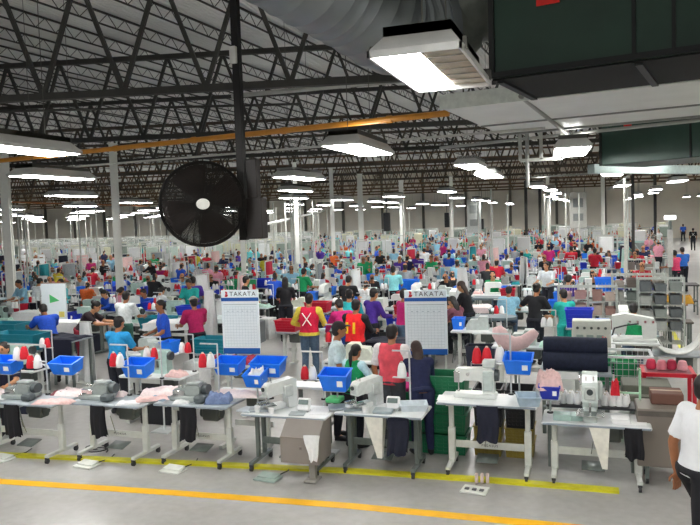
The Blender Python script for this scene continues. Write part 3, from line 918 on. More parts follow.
def hand_mb(J, n, mat=0, fingers=False):
    mb = MB(); f = J['fdir'+n]; w = J['wri'+n]
    side = f.cross(V3((1, 0, 0))); side = side.normalized() if side.length > .1 else V3((0, 1, 0))
    nrm = f.cross(side).normalized()          # across the palm's thin direction is nrm
    rot = Matrix((side, nrm, f)).transposed()
    mb.ell(w + f*.055, (.042, .017, .058), mat, 10, 8, rot)
    ex = MB()
    sg = 1 if n == 'L' else -1
    for k, L in enumerate((.068, .078, .073, .058)):
        b = w + f*.10 + side*(.028-.0187*k)
        t = (f + nrm*.28*sg).normalized(); t2 = (f*.7 + nrm*.7*sg).normalized()
        ex.tube([b - f*.02, b + f*L*.35, b + f*L*.35 + t*L*.4, b + f*L*.35 + t*L*.4 + t2*L*.3], [.009, .009, .008, .006], 6, mat)
    b = w + f*.035 + side*.03; t = (f*.7 + side*.75 + nrm*.3*sg).normalized()
    ex.tube([b, b + t*.035, b + t*.04 + f*.025], [.012, .01, .008], 6, mat)
    return mb, ex
def join(*mbs):
    r = MB()
    for b in mbs:
        if b.f:
            r.add(b.v, b.f, 0); r.m[-len(b.f):] = list(b.m)
    return r
HAIRC = {'black': M('#15110f', .5, 0, .3, 60), 'brown': M('#33211a', .5, 0, .3, 60), 'grey': M('#5a5654', .6, 0, .2, 60)}
def hair_parts(J, style):
    mb = MB(); H = J['HR']; c = J['head']
    if style == 'cap':
        mb.ell(c + H @ V3((0, -.008, .045)), (.085, .104, .085), 0, 14, 8, H)
        mb.box(c + H @ V3((0, .12, .06)), (.13, .1, .014), 0, .005, H)
        return mb
    mb.ell(c + H @ V3((0, -.016, .045)), (.084, .1, .088), 0, 14, 10, H)
    mb.ell(c + H @ V3((0, -.045, -.01)), (.074, .065, .075), 0, 12, 8, H)
    if style == 'pony':
        mb.ell(c + H @ V3((0, -.11, .03)), (.03, .03, .03), 0, 8, 6, H)
        mb.tube([c + H @ V3((0, -.11, .03)), c + H @ V3((0, -.15, -.03)), c + H @ V3((.01, -.15, -.14)), c + H @ V3((.015, -.14, -.27))], [.028, .036, .034, .012], 8)
    if style == 'long':
        mb.tube([c + H @ V3((0, -.04, .05)), c + H @ V3((0, -.08, -.08)), c + H @ V3((0, -.09, -.24))], [(.085, .05), (.09, .045), (.07, .03)], 10)
    if style == 'bun': mb.ell(c + H @ V3((0, -.12, .06)), (.045, .04, .045), 0, 10, 8, H)
    return mb
def make_person(J, skin, shirt, trousers, hair='short', hairc='black', sleeve='short', vest=None, female=False, voxel=.016, fingers=True, label='x', name='person', shoes=True, cap=None):
    bm_ = [torso_mb(J, 0, female), head_mb(J)]
    ex = MB(); H = J['HR']; c = J['head']
    for n in 'LR':
        bm_.append(arm_mb(J, n)); bm_.append(leg_mb(J, n)); h, e = hand_mb(J, n)
        bm_.append(h); ex.add(e.v, e.f, 0)
        bm_.append(MB().tube([J['ank'+n], J['toe'+n]], [.035, .03], 8))
    if fingers:
        for s in (-1, 1):
            ex.ell(c + H @ V3((s*.03, .087, .022)), (.013, .008, .008), 1, 8, 6, H)
            ex.tube([c + H @ V3((s*.017, .092, .042)), c + H @ V3((s*.046, .082, .042))], .005, 5, 2)
        ex.tube([c + H @ V3((-.022, .087, -.055)), c + H @ V3((0, .093, -.054)), c + H @ V3((.022, .087, -.055))], .006, 5, 3)
    mats = [skin, M('#241c18', .2), HAIRC[hairc], M('#8c4a42', .5)]
    me = remeshed(join(*bm_), voxel, name, [skin], extra=ex if fingers else None)
    for m in mats[1:]: me.materials.append(m)
    o = tag(obj(name, me), label, 'person')
    g = .014
    sm = [torso_mb(J, g, female)]
    for n in 'LR': sm.append(arm_mb(J, n, g, 'elb' if sleeve == 'short' else 'wri'))
    obj('shirt', remeshed(join(*sm), voxel, 'shirt', [shirt]), o)
    tm = [MB().tube([J['pel'] - (J['waist']-J['pel'])*.3, J['pel']+(J['waist']-J['pel'])*.2], [(.172+g, .135+g)]*2, 14)]
    for n in 'LR': tm.append(leg_mb(J, n, g))
    obj('trousers', remeshed(join(*tm), voxel, 'trousers', [trousers]), o)
    if cap:
        obj('cap', remeshed(hair_parts(J, 'cap'), max(voxel*.8, .012), 'cap', [cap]), o)
        obj('hair', hair_parts(J, 'short').xf(Matrix.Translation((0, 0, -.012))).mesh('hair', [HAIRC[hairc]], angle=3), o)
    else:
        obj('hair', remeshed(hair_parts(J, hair), max(voxel*.8, .012), 'hair', [HAIRC[hairc]], smooth_it=2), o)
    if vest: obj('vest', remeshed(join(torso_mb(J, .032, female, sho=False), *[MB().tube([J['chest'].lerp(J['neck0'], .75), J['chest'].lerp(J['neck0'], .7).lerp(J['sho'+n], .85)], [.085, .085], 8) for n in 'LR']), voxel, 'vest', [vest]), o)
    if shoes:
        for n in 'LR':
            d = (J['toe'+n]-J['ank'+n]); d.z = 0; d.normalize()
            mb = MB().tube([J['ank'+n]*1 + V3((0, 0, -.02)) - d*.03, V3(J['toe'+n]) + d*.03], [(.046, .05), (.045, .032)], 10)
            mb.build('shoe', BLK, o, angle=3)
    return o
def lite_person(J, skin, shirt, trousers, hair='short', sleeve='short', voxel=.045, female=False, name='person'):
    """one continuous low detail figure, clothing and hair by material"""
    parts = [torso_mb(J, .015, female, 1), head_mb(J, 0)]
    for n in 'LR':
        parts.append(arm_mb(J, n, .012, 'elb', 1)) if sleeve == 'short' else parts.append(arm_mb(J, n, .012, 'wri', 1))
        if sleeve == 'short': parts.append(arm_mb(J, n, 0, 'wri', 0))
        h, e = hand_mb(J, n, 0); parts.append(h)
        parts.append(leg_mb(J, n, .012, 2)); parts.append(MB().tube([J['ank'+n], J['toe'+n]], [.05, .045], 8, 3))
    hp = hair_parts(J, hair); hp.m = [3]*len(hp.m); parts.append(hp)
    return remeshed(join(*parts), voxel, name, [skin, shirt, trousers, HAIRC['black']], smooth_it=2)
WORK = (((-.18, .45, -.85), (.12, .95, -.12)), ((.18, .45, -.85), (-.12, .95, -.12)))
REACH = (((-.2, .75, -.6), (.1, 1, -.05)), ((.2, .75, -.6), (-.1, 1, -.05)))
# ------------------------------------------------------------------ the front row of sewing stations
PINKF = fabric('#e6c2be', .1); PINKW = fabric('#f0e0de', .08); NAVYF = fabric('#161a2c'); BLKF = fabric('#121218'); WHITEF = fabric('#e6e8e8', .05); DENIM = fabric('#6f80a4')
PAPER = M('#f0f1f0', .6, 0, .02)
ST = {}
def station(key, xl, xr, py, h, d=.56, **k):
    px = (xl+xr)/2; f = pz(px, py, h); a = pz(xl, py, h); b = pz(xr, py, h)
    wdt = (b.x - a.x)
    t = make_table(wdt, d, h, **k)
    t.location = (f.x, f.y + d/2, 0)
    ST[key] = dict(t=t, x=f.x, yf=f.y, yc=f.y+d/2, yb=f.y+d, h=h, w=wdt)
    return ST[key]
A = station('A', -38, 59, 403, .80, top=TOPG); tag(A['t'], 'grey-topped sewing table cut by the picture edge at the front row\'s end', 'table')
B = station('B', 62, 144, 404.5, .80, top=TOPG, text='PEGASUS'); tag(B['t'], 'grey-topped sewing table between the cut-off end table and the one by the first chart board', 'table')
C = station('C', 147, 230, 405.5, .81, top=TOPG, text='PEGASUS'); tag(C['t'], 'grey-topped sewing table holding the blue-grey cloth pouch', 'table')
D = station('D', 235, 328, 416, .74, top=TOPW, leg=LEGG, double=True, drawer=False); tag(D['t'], 'white-topped dark-legged sewing table with the big beige chute hung under it', 'table')
E = station('E', 330, 424, 415, .76, top=TOPW, leg=LEGG, double=True, drawer=False); tag(E['t'], 'white-topped dark-legged sewing table behind the green-vest woman, black bag hung below', 'table')
F_ = station('F', 433, 537, 404.5, .91, top=TOPW, text='PEGASUS', motor=False, drawer=False); tag(F_['t'], 'tall white sewing table with three thread cones, in front of the green crates', 'table')
G = station('G', 540, 651, 425, .735, top=TOPW, double=False, drawer=False); tag(G['t'], 'white sewing table at the aisle end of the front row, rows of white cones behind', 'table')

def on(s, px, dy, z=None):        # a point on station s: photo column px, dy behind the front edge
    Y = s['yf'] + dy
    p = pY(px, 400, Y); return V3((p.x, Y, s['h'] if z is None else z))
def put(o, s, px, dy, rz=0, label=None, cat=None, z=None):
    o.location = on(s, px, dy, z); o.rotation_euler = (0, 0, rz)
    if label: o['label'] = label
    if cat: o['category'] = cat
    return o
# machines
OVL = M('#a2aaa7', .32, .2, .08); OVD = M('#565e60', .4, .2, .12)
put(make_overlock(OVL, OVD), A, 22, .3, 0, 'grey overlock machine with dark belt guard on the cut-off end table')
put(make_overlock(OVL, OVD), B, 99, .3, 0, 'grey overlock machine on the second table, next to a rolled pink cloth')
put(make_overlock(OVL, OVD), C, 190, .3, 0, 'grey overlock machine beside the blue-grey cloth pouch')
put(make_bartacker(), D, 281, .36, radians(-32), 'white bartack machine on the table above the beige chute')
put(make_bartacker(M('#d4d9d6', .3)), E, 368, .36, radians(-28), 'white bartack machine beside the green-vest woman')
put(make_lockstitch(), F_, 476, .33, 0, 'white lockstitch machine with grey box on the tall white table')
put(make_bartacker(M('#cfd8d4', .3)), G, 590, .34, 0, 'pale bartack machine seen head-on before the white cones')
put(make_panel(), D, 304, .26, 0, 'small white control panel on the table above the beige chute')
put(make_panel(), E, 393, .26, 0, 'small white control panel on the table above the black bag')
for q in list(COL.objects):
    if q.name.startswith('overlock_machine'): q.scale = (1, 1, .84)
    if q.name.startswith('bartack_machine') and q.location.x < D['x'] + 2: q.scale = (.8, .8, .76)
# flat plates, trays and papers on the tables
def slab(name, s, px, dy, w, d, h, mat, rz, label, cat, z=None, bev=.006):
    o = MB().box((0, 0, h/2), (w, d, h), bev=bev).build(name, mat)
    return tag(put(o, s, px, dy, rz, label, cat, z), label, cat)
slab('metal_tray', D, 262, .2, .34, .22, .03, M('#9fa8ac', .3, .5), .35, 'flat grey metal tray at the outer end of the table with the beige chute', 'tray')
slab('metal_tray', D, 297, .12, .2, .16, .02, M('#aab4b6', .3, .5), .2, 'small grey metal tray under the control panel over the chute', 'tray')
slab('metal_tray', E, 340, .2, .3, .24, .03, M('#9fa8ac', .3, .5), .4, 'flat grey metal tray at the table end below the blue bin', 'tray')
slab('metal_tray', E, 383, .14, .24, .2, .035, M('#a2b0b4', .3, .4), .1, 'grey metal tray between white bartack machine and control panel over the black bag', 'tray')
tag(put(bin_mb(.34, .26, .07, .01, .85).build('open_tray', M('#c8d2d8', .35), smooth=False), E, 413, .34, .3), 'pale open tray at the table corner beside the green crates', 'tray')
tag(put(bin_mb(.26, .3, .1, .012, .85).build('open_tray', M('#9fb4c4', .35), smooth=False), F_, 528, .12, .2), 'blue-grey open tray on the end of the tall white table', 'tray')
slab('steel_plate', G, 562, .16, .2, .16, .07, M('#a9c4bc', .35, .2), 0, 'pale green metal box beside the head-on bartack machine', 'box')
slab('steel_plate', G, 577, .2, .22, .2, .06, M('#a4c0b8', .35, .2), .15, 'pale green metal plate just before the head-on bartack machine', 'plate')
slab('paper_stack', G, 620, .16, .2, .18, .06, PAPER, .05, 'stack of white papers on the table at the aisle end', 'papers')
slab('paper_sheet', G, 638, .2, .18, .24, .006, PAPER, -.1, 'white paper sheet at the corner of the table by the brown box', 'paper', bev=0)
slab('paper_sheet', F_, 450, .22, .3, .26, .004, PAPER, .1, 'white paper sheet on the tall white table', 'paper', bev=0)
slab('paper_sheet', D, 320, .3, .22, .3, .004, PAPER, .1, 'white paper sheet between the two dark-legged tables', 'paper', bev=0)
slab('work_plate', A, 0, .2, .3, .2, .012, M('#d8dcdc', .4), 0, 'pale work plate on the cut-off end table', 'plate')
# cloths on the tables
def cl(name, s, px, dy, w, d, h, mat, rz, seed, label, z=None):
    return cloth(name, mat, w, d, h, on(s, px, dy, z), rz, seed, label)
cl('pink_cloth', A, 53, .12, .55, .16, .07, PINKF, .25, 3, 'rolled pink cloth hanging over the edge between the first two tables')
cl('pink_cloth', B, 75, .42, .5, .3, .1, PINKW, .1, 4, 'pale pink cloth heap behind the overlock machine of the second table')
cl('maroon_cloth', B, 61, .36, .22, .18, .08, fabric('#8a4a50'), .2, 5, 'small dark pink scrap heap between the first two machines')
cl('pink_cloth', C, 152, .14, .44, .16, .08, PINKF, .6, 6, 'rolled pink cloth at the front corner before the blue bin')
cl('pink_cloth', C, 165, .46, .66, .34, .13, PINKW, .15, 7, 'large pale pink cloth heap behind the grey overlock machine, below the blue bin')
cl('blue_cloth', C, 160, .25, .3, .28, .04, fabric('#8498a8'), 0, 8, 'flat grey-blue cloth on the third table front')
cl('white_cloth', C, 182, .13, .22, .2, .05, WHITEF, .3, 9, 'white cloth piece at the overlock machine beside the pouch')
cl('cloth_pouch', C, 219, .26, .34, .3, .16, DENIM, .3, 10, 'blue-grey cloth pouch lying on the table end')
cl('pink_cloth', C, 236, .6, .7, .3, .1, PINKW, .2, 12, 'pale pink cloth strip behind the cloth pouch', z=.81)
slab('metal_tray', E, 352, .12, .22, .1, .03, M('#8e999e', .3, .4), .5, 'narrow grey tray at the front edge before the white cloth piece', 'tray')
slab('metal_tray', D, 247, .14, .2, .22, .025, M('#c4ccd0', .3, .3), -.2, 'pale tray at the outermost corner of the table with the beige chute', 'tray')
for k_, (s_, px_, dy_) in enumerate(((D, 257, .1), (D, 271, .08), (E, 365, .08))):
    o = MB().lathe([(.035, 0), (.042, .07), (.036, .075), (.03, .01)], seg=14).build('white_cup', WHT); tag(put(o, s_, px_, dy_), ('white cup on the pale tray side of the table with the beige chute', 'white cup nearer the control panel over the beige chute', 'white cup at the front edge above the cream scrap funnel')[k_], 'cup')
cl('pink_cloth', A, 8, .44, .5, .2, .08, PINKW, .1, 41, 'pale pink cloth strip behind the cut-off table\'s overlock machine')
cl('pink_cloth', B, 112, .44, .4, .22, .09, PINKW, .3, 42, 'pale pink cloth heap between the second machine and the stand with two cones')
cl('white_cloth', B, 128, .12, .3, .16, .05, WHITEF, .5, 43, 'white cloth strip at the front edge of the second table')
cl('white_cloth', E, 352, .22, .22, .2, .07, WHITEF, .2, 13, 'white cloth piece on the table in front of the green-vest woman')
# legs for the strip of cloth behind the pouch: a low side table
st_ = lite_table(.9, .4, .81, TOPW); st_.location = (on(C, 243, .75).x, C['yf']+.82, 0); st_['label'] = 'narrow white side table behind the cloth pouch'
# hanging bags, aprons, chutes under the tables
def hang(name, s, px, pyb, w, d, mat, seed, label, dy=-.02, cat='bag', taper=0, ztop=None, parent=None):
    z = s['h'] - .01 if ztop is None else ztop
    p = on(s, px, dy); b = pY(px, pyb, p.y); 
    return tag(hang_mb(w, z - b.z, d, seed, taper).build(name, mat, loc=(p.x, p.y, z), angle=3), label, cat)
hang('black_apron', A, 11, 436, .24, .07, BLKF, 1, 'black cloth bag hung under the cut-off end table')
hang('black_apron', B, 97, 436, .22, .07, BLKF, 2, 'black cloth bag hung under the second table')
hang('black_apron', C, 187, 440, .24, .08, BLKF, 3, 'black cloth bag hung under the table of the cloth pouch')
hang('black_bag', E, 397, 453, .26, .16, NAVYF, 4, 'dark navy waste bag hung on the table edge, before the green crates', dy=-.09)
hang('black_bag', F_, 487, 441, .25, .1, NAVYF, 5, 'dark navy cloth bag hung under the tall white table', dy=.0)
hang('black_bag', G, 633, 458, .2, .12, BLKF, 6, 'black cloth hanging from the corner of the aisle-end table', dy=.03)
def chute(s, px, pyb, label, w=.22):
    p = on(s, px, .05); b = pY(px, pyb, p.y); z = s['h']-.03; h = z - b.z
    o = MB(); n = 4
    vs = [(-w/2, -.05, 0), (w/2, -.05, 0), (w/2, .12, 0), (-w/2, .12, 0), (w*.12, -.03, -h), (w*.38, -.03, -h), (w*.38, .03, -h), (w*.12, .03, -h)]
    o.add(vs, [(0,1,2,3), (4,5,6,7), (0,1,5,4), (1,2,6,5), (2,3,7,6), (3,0,4,7)])
    return tag(o.build('scrap_funnel', M('#e4e2d6', .4), loc=(p.x, p.y, z), smooth=False), label, 'funnel')
chute(E, 374, 457, 'cream scrap funnel under the table of the green-vest woman', .24)
chute(G, 599, 468, 'cream scrap funnel under the aisle-end table')
# the beige chute box of table D
def beige_box():
    p0 = pY(281, 462, D['yf']-.22); 
    zt = D['h']-.02; zb = p0.z; xl = p0.x; xr = pY(318, 440, D['yf']-.22).x; yb = D['yf']+.16
    root = empty('waste_chute', ((xl+xr)/2, D['yf'], 0), 0, 'big beige metal waste box on one leg under the white-topped table', 'waste box')
    w = xr-xl; mt = M('#8d8680', .45, .1, .06, 4)
    mb = MB(); t = .012
    yo = -.22; zm = zt-.17
    mb.prism([(yo, zb), (yo, zm), (yo+.2, zt), (.2, zt), (.2, zb)], lambda u, v, t_: V3((t_, u, v)), -w/2, w/2)
    mb.build('box_body', mt, root, smooth=False)
    MB().box((.02, yo-.006, zm-.12), (.03, .015, .03)).build('latch', M('#77706a', .4), root)
    MB().box((.12, -.1, zb/2), (.075, .07, zb)).box((.12, -.12, .02), (.16, .22, .03), bev=.008).build('leg', M('#8d8a82', .4), root)
    MB().bar((-w/2, yo-.004, zm), (w/2, yo-.004, zm), .01, .014).build('edge_rim', M('#8a8179', .45), root)
    c = hang_mb(.2, .3, .05, 21, .55).build('white_rag', WHITEF, loc=((xl+xr)/2 + w/2-.07, D['yf']-.25, zm+.05), angle=3, rz=radians(8)); tag(c, 'white rag hanging from the beige waste box', 'rag')
beige_box()
# pedals on the floor
def pedal(px, py, label, buttons=False, mat=None):
    p = pz(px, py, 0); root = empty('foot_pedal', p, radians(-6), label, 'foot pedal')
    mt = mat or M('#d9dcd4', .45, 0, .06)
    MB().box((0, 0, .012), (.3, .22, .024), bev=.006).build('base_plate', mt, root)
    if buttons:
        for k in (-1, 0, 1): MB().box((.085*k, -.03, .032), (.05, .05, .016), bev=.004).build('button', M('#55585a', .4), root)
    else:
        MB().box((0, .02, .04), (.26, .14, .02), bev=.006, rot=Matrix.Rotation(.12, 3, 'X')).build('tread', mt, root)
        MB().tube([(.1, .1, .03), (.12, .3, .02), (.05, .45, .02)], .008, 5).build('cord', CAST, root)
    return root
pedal(2, 459.5, 'white foot pedal at the picture edge on the yellow line')
pedal(87, 466, 'white foot pedal before the second table')
pedal(173, 471, 'white foot pedal before the table with the pouch')
pedal(268, 479, 'greenish flat foot pedal before the waste box', mat=M('#9fb0a8', .4))
pedal(475, 491, 'flat white foot pad with three dark buttons below the tall table', True)
for k, px in enumerate((476.5, 482, 487.5)):
    p = pz(px, 477, .08)
    o = MB().box((0, 0, 0), (.035, .05, .12), bev=.008).box((0, .05, .0), (.012, .1, .02)).build('treadle_lever', M('#d8c4c0', .4), loc=(p.x, p.y, .065)); tag(o, ['first', 'middle', 'last'][k] + ' of three small white levers above the foot pad, counted from the green crates', 'lever')
# cables on the floor under table B
p = pz(97, 452, 0)
mb = MB().tube([p + V3((.16*cos(a)-.0, .12*sin(a), .012+.006*a)) for a in [k*.4 for k in range(30)]], .008, 5)
tag(mb.build('cable_coil', BLK), 'black cable coil on the floor under the second table', 'cable')

# thread stands with cones, bins on stands (photo columns; heights from the photo rows)
def stand(s, px_pole, py_top, px_arm, dy, cones, label, side_lbl, cs=1.0):
    Y = s['yf'] + dy; top = pY(px_pole, py_top, Y); end = pY(px_arm, py_top, Y)
    w = abs(top.x - end.x); side = 1 if top.x > end.x else -1; hh = top.z - s['h']
    st = make_stand(hh, w, side); st.location = ((top.x+end.x)/2, Y, s['h']); st['label'] = label
    for px, pyb, kind, lab in cones:
        q = pY(px, pyb, Y-.01)
        place(CONE_R if kind == 'r' else CONE_W, q, R_.uniform(0, 6), lab, scale=cs)
    if dy > .6: MB().cyl((side*w/2, 0, -s['h']), (side*w/2, 0, 0), .014, seg=8).box((side*w/2, 0, .01-s['h']), (.3, .3, .02)).build('floor_post', M('#d2d6d6', .35, .3), st)
    # the tray carries the cones: move it to their base
    tr = [c for c in st.children if c.name.startswith('tray')][0]
    tr.location.z = (pY(cones[0][0], cones[0][1], Y).z - s['h']) - hh*.5 - .006
    return st
stand(A, 45, 345, 8, .5, [(17.5, 360, 'w', 'white thread cone nearest the seated face on the first stand'), (24.5, 359, 'r', 'red thread cone beside the white one near the seated face'), (31, 368, 'r', 'red thread cone, lower one of the stand over the cut-off table'), (38, 368, 'w', 'white thread cone by the pole over the cut-off table')], 'white thread stand over the cut-off end table', '', 1.0)
stand(B, 127, 345, 110, .5, [(114, 366, 'r', 'red thread cone on the stand next to the blue bin of the third table'), (120.5, 367, 'w', 'white thread cone beside the bin pole of the third table')], 'white thread stand between the second and third tables', '', 1.0)
stand(C, 217, 344, 200, .5, [(203, 367, 'r', 'red thread cone on the stand before the first chart board'), (211, 367, 'w', 'white thread cone on the stand before the first chart board')], 'white thread stand in front of the first chart board', '', 1.0)
stand(C, 160, 337, 141, 1.3, [(147, 359, 'w', 'white thread cone behind the third table\'s blue bin'), (154.5, 359, 'r', 'red thread cone behind the third table\'s blue bin')], 'white thread stand behind the third table\'s blue bin', '', .95)
stand(D, 322, 352, 301, .85, [(305, 379, 'r', 'red thread cone above the bartack machine with the waste box'), (313, 379, 'w', 'white thread cone above the bartack machine with the waste box')], 'white thread stand behind the table with the waste box', '', .95)
stand(E, 409, 351, 392, .5, [(402, 377, 'w', 'white thread cone before the woman with the ponytail in navy')], 'white thread stand before the pink-vest man', '', 1.0)
stand(F_, 510, 334, 472, .52, [(477, 363, 'r', 'outer red thread cone over the tall white table'), (487, 363, 'r', 'inner red thread cone over the tall white table'), (500, 362, 'w', 'white thread cone over the tall white table')], 'white thread stand over the tall white table', '', 1.05)
def binst(s, px, py, dy, label, w=.36, d=.26, h=.18, mat=BLUEB, rz=0, tilt=-.25, slabel=None):
    Y = s['yf']+dy; q = pY(px, py, Y)
    hh = q.z - h/2 - s['h']
    if hh > .05:
        st = make_bin_stand(hh); st.location = (q.x, Y, s['h']); st['label'] = slabel or ('grey post holding the ' + label)
    else: q.z = s['h'] + h/2
    b = make_bin(mat, w, d, h); b.location = (q.x, Y, q.z - h/2 + .035*(hh > .05)); b.rotation_euler = (abs(tilt) if hh > .05 else 0, 0, rz); b['label'] = label
    return b
binst(A, 8, 367, .52, 'blue bin on a post before the seated face', .44)
binst(B, 68, 368, .52, 'blue bin on a post between the first two overlock machines', .42, h=.17)
binst(C, 140, 370, .5, 'blue bin on a post over the pink cloth heap', .4, h=.19)
binst(C, 231, 368, .72, 'blue bin on a post over the cloth pouch', .4, h=.17)
binst(D, 257, 380, .5, 'blue bin full of white cloth over the metal tray', .26, h=.17)
binst(D, 270, 369, .75, 'blue bin right behind the first bartack machine', .44, h=.19)
binst(E, 337, 382, .5, 'rounded blue bin before the green-vest woman', .38, h=.22)
binst(F_, 519, 366, .5, 'blue bin over the end of the tall white table', .34, h=.18)
binst(G, 550, 392, .4, 'deep blue bin with pink cloth over the aisle-end table', .24, .22, .16, M('#2438b8', .4))
cl('pink_cloth', G, 550, .4, .3, .26, .3, PINKF, .2, 31, 'pink cloth heaped in the deep blue bin', z=pY(550, 390, G['yf']+.4).z + .02)
cl('white_cloth', D, 258, .5, .2, .24, .2, WHITEF, .2, 32, 'white cloth heaped in the blue bin over the metal tray', z=pY(257, 378, D['yf']+.5).z)
q = on(E, 335, .5)
tag(MB().box((0, 0, .03), (.2, .2, .06), bev=.01).build('green_tray', M('#5ac47c', .5), loc=q), 'small light green tray under the rounded blue bin', 'tray')
# white cones in rows behind the bartack machine of table G on a narrow shelf
sh = empty('cone_shelf', (on(G, 590, .72).x, G['yf']+.74, 0), 0, 'dark low rack holding the rows of white cones', 'rack')
zs = pY(565, 402, G['yf']+.7).z
MB().box((0, 0, zs-.02), (1.02, .34, .03)).build('shelf', M('#2c2e32', .5), sh)
for s in (-1, 1): MB().box((s*.48, 0, (zs-.03)/2), (.04, .3, zs-.035)).build('leg', LEGG, sh)
k = 0
for rowi, dy in ((0, .64), (1, .78)):
    for px in (563, 570, 577, 605, 612, 619, 625):
        p = on(G, px + rowi*1.5, dy, zs); k += 1
        c = place(CONE_W, p, R_.uniform(0, 6), 'white thread cone in the double row behind the head-on bartack machine', 'white cones behind the head-on bartack machine', scale=.72)
p = pY(615, 384, G['yf']+.62)
o = cloth_mb(.1, .1, .26, 44, 10).build('red_yarn_skein', RED, loc=(p.x, p.y, p.z-.13), angle=3); tag(o, 'bright red yarn skein hung before the wire basket', 'yarn')
tag(MB().bar((p.x-.02, p.y+.0, p.z-.1), (on(G, 640, .62).x, p.y, p.z-.1), .02).cyl((on(G, 640, .62).x, p.y, G['h']), (on(G, 640, .62).x, p.y, p.z+.2), .014).build('yarn_post', M('#a8d8b4', .4)), 'thin pale green post at the aisle-end table, with a cross arm for the red skein', 'post')
# ------------------------------------------------------------------ the people one can make out
SEEN = []            # what the rows must not stand in front of
KEEP = list(COLS)            # spots (x, y, radius) kept free when the work rows are laid out
def hero(px, py, J, rz, label, scale=1.0, dz=0, Y=None, **k):
    if Y: scale = (pY(px, py, Y).z - dz) / (J['head'].z + .125)
    hd = J['head']; top = hd.z*scale + .125*scale + dz
    p = pz(px, py, top)
    o = make_person(J, label=label, **k)
    off = Matrix.Rotation(rz, 3, 'Z') @ V3((hd.x, hd.y, 0)) * scale
    o.location = (p.x - off.x, p.y - off.y, dz); o.rotation_euler = (0, 0, rz); o.scale = (scale,)*3
    KEEP.append((o.location.x, o.location.y, .36)); u, v, d = proj(o.location); SEEN.append((u, o.location.y, 150/d))
    return o
sk = [M(h, .5, 0, .06, 20) for h in SKIN]
JEAN = fabric('#4a6076'); DTR = fabric('#1b1e28'); GTR = fabric('#44484e')
HANGS = (((-.16, .05, -1), (0, .25, -1)), ((.16, .05, -1), (0, .25, -1)))
hero(339, 321, skeleton('stand', .06, ((-.2, .1, -1), (.1, .55, -.85)), ((.2, .1, -1), (.0, .5, -.9))), radians(-70), 'man in pale blue polo shirt and dark cap facing the aisle, behind the waste box',
     skin=sk[1], shirt=fabric('#cfe0e2'), trousers=DTR, cap=fabric('#2c2528'))
o = hero(356, 344, skeleton('stand', .12, ((-.3, .3, -.9), (.1, .9, -.3)), ((.45, .35, -.8), (.5, .8, -.3)), (.1, 0), True), radians(-20), 'woman in green vest over pale blue blouse, dark ponytail, seen from behind', Y=9.05,
     skin=sk[1], shirt=fabric('#b9dce4'), trousers=DTR, hair='pony', female=True, vest=fabric('#12985a'), sleeve='long')
hero(392, 324, skeleton('stand', .05, ((-.3, .05, -1), (.0, .4, -.9)), ((.3, .05, -1), (0, .4, -.9))), radians(-6), 'man in pink and orange vest over white shirt, seen from behind before the chart board',
     skin=sk[1], shirt=fabric('#e6e2e0'), trousers=GTR, vest=M('#e8505e', .8, 0, .35, 7))
hero(416, 341, skeleton('stand', .5, ((-.3, .5, -.8), (.1, .9, -.2)), ((.2, .5, -.8), (-.1, .9, -.2)), (.2, 0), True), radians(25), 'woman with long dark hair in navy top bending beside the pink-vest man', Y=9.15,
     skin=sk[2], shirt=fabric('#1c2348'), trousers=fabric('#222a4c'), hair='long', hairc='brown', female=True, sleeve='long')
o = hero(309, 293, skeleton('stand', .08, ((-.5, .2, -.8), (.3, .8, -.3)), ((.3, .3, -.9), (-.3, .9, -.2))), radians(8), 'person in yellow jacket and red vest with a white X on the back', 1.02,
     skin=sk[1], shirt=fabric('#dccb4a'), trousers=JEAN, vest=fabric('#d01440'), sleeve='long')
mb = MB()
mb.bar((-.085, -.175, 1.36), (.085, -.165, 1.12), .035, .012); mb.bar((.085, -.175, 1.36), (-.085, -.165, 1.12), .035, .012)
mb.build('white_cross', TAPE, o)
MB().tube([(0, 0, .92), (0, 0, .98)], [(.205, .16)]*2, 16).build('jacket_hem', fabric('#dccb4a'), o)
hero(339, 299, skeleton('stand', .55, ((-.2, .6, -.8), (.1, .8, -.6)), ((.2, .6, -.8), (-.1, .8, -.6)), (.2, 0), True), radians(40), 'person in magenta top bending over a table beside the red vest with the X', 1.0,
     skin=sk[1], shirt=fabric('#b8186c'), trousers=fabric('#20408c'), female=True, sleeve='long')
o = hero(356, 299, skeleton('stand', .1, *WORK), radians(-8), 'person in red vest with two yellow bars on the back, black sleeves', 1.0,
     skin=sk[1], shirt=fabric('#16161c'), trousers=DTR, vest=fabric('#d8141c'), sleeve='long')
mb = MB()
for s in (-1, 1): MB().box((s*.07, -.168, 1.22), (.045, .014, .2), rot=Matrix.Rotation(-.1, 3, 'X')).build('yellow_bar', fabric('#f0c020'), o)
hero(374, 288, skeleton('stand', .1, *WORK, (.1, 0), True), radians(-30), 'person in purple top standing just past the red vest with yellow bars', 1.0, skin=sk[0], shirt=fabric('#4a2a94'), trousers=DTR, female=True, sleeve='long')
hero(349, 289, skeleton('stand', .15, *WORK), radians(12), 'person in turquoise top standing behind the red vest with yellow bars', 1.0, skin=sk[0], shirt=fabric('#2fb8c0'), trousers=DTR)
hero(393, 266, skeleton('stand', .05, *WORK), radians(10), 'person in pale aqua shirt seen from behind, standing over a dark green screen', 1.0, skin=sk[0], shirt=fabric('#86d4da'), trousers=DTR)
hero(461, 281, skeleton('stand', .2, *WORK, (.2, 0), True), radians(75), 'woman in black blouse standing at a desk beside the second chart board', 1.0, skin=sk[2], shirt=BLKF, trousers=DTR, female=True, hair='long', hairc='brown')
hero(452, 296, skeleton('sit', .25, *WORK, (.2, 0), True), radians(60), 'woman in grey and red top seated at the desk by the second chart board', 1.0, dz=0, skin=sk[2], shirt=fabric('#70404c'), trousers=DTR, female=True, hair='long')
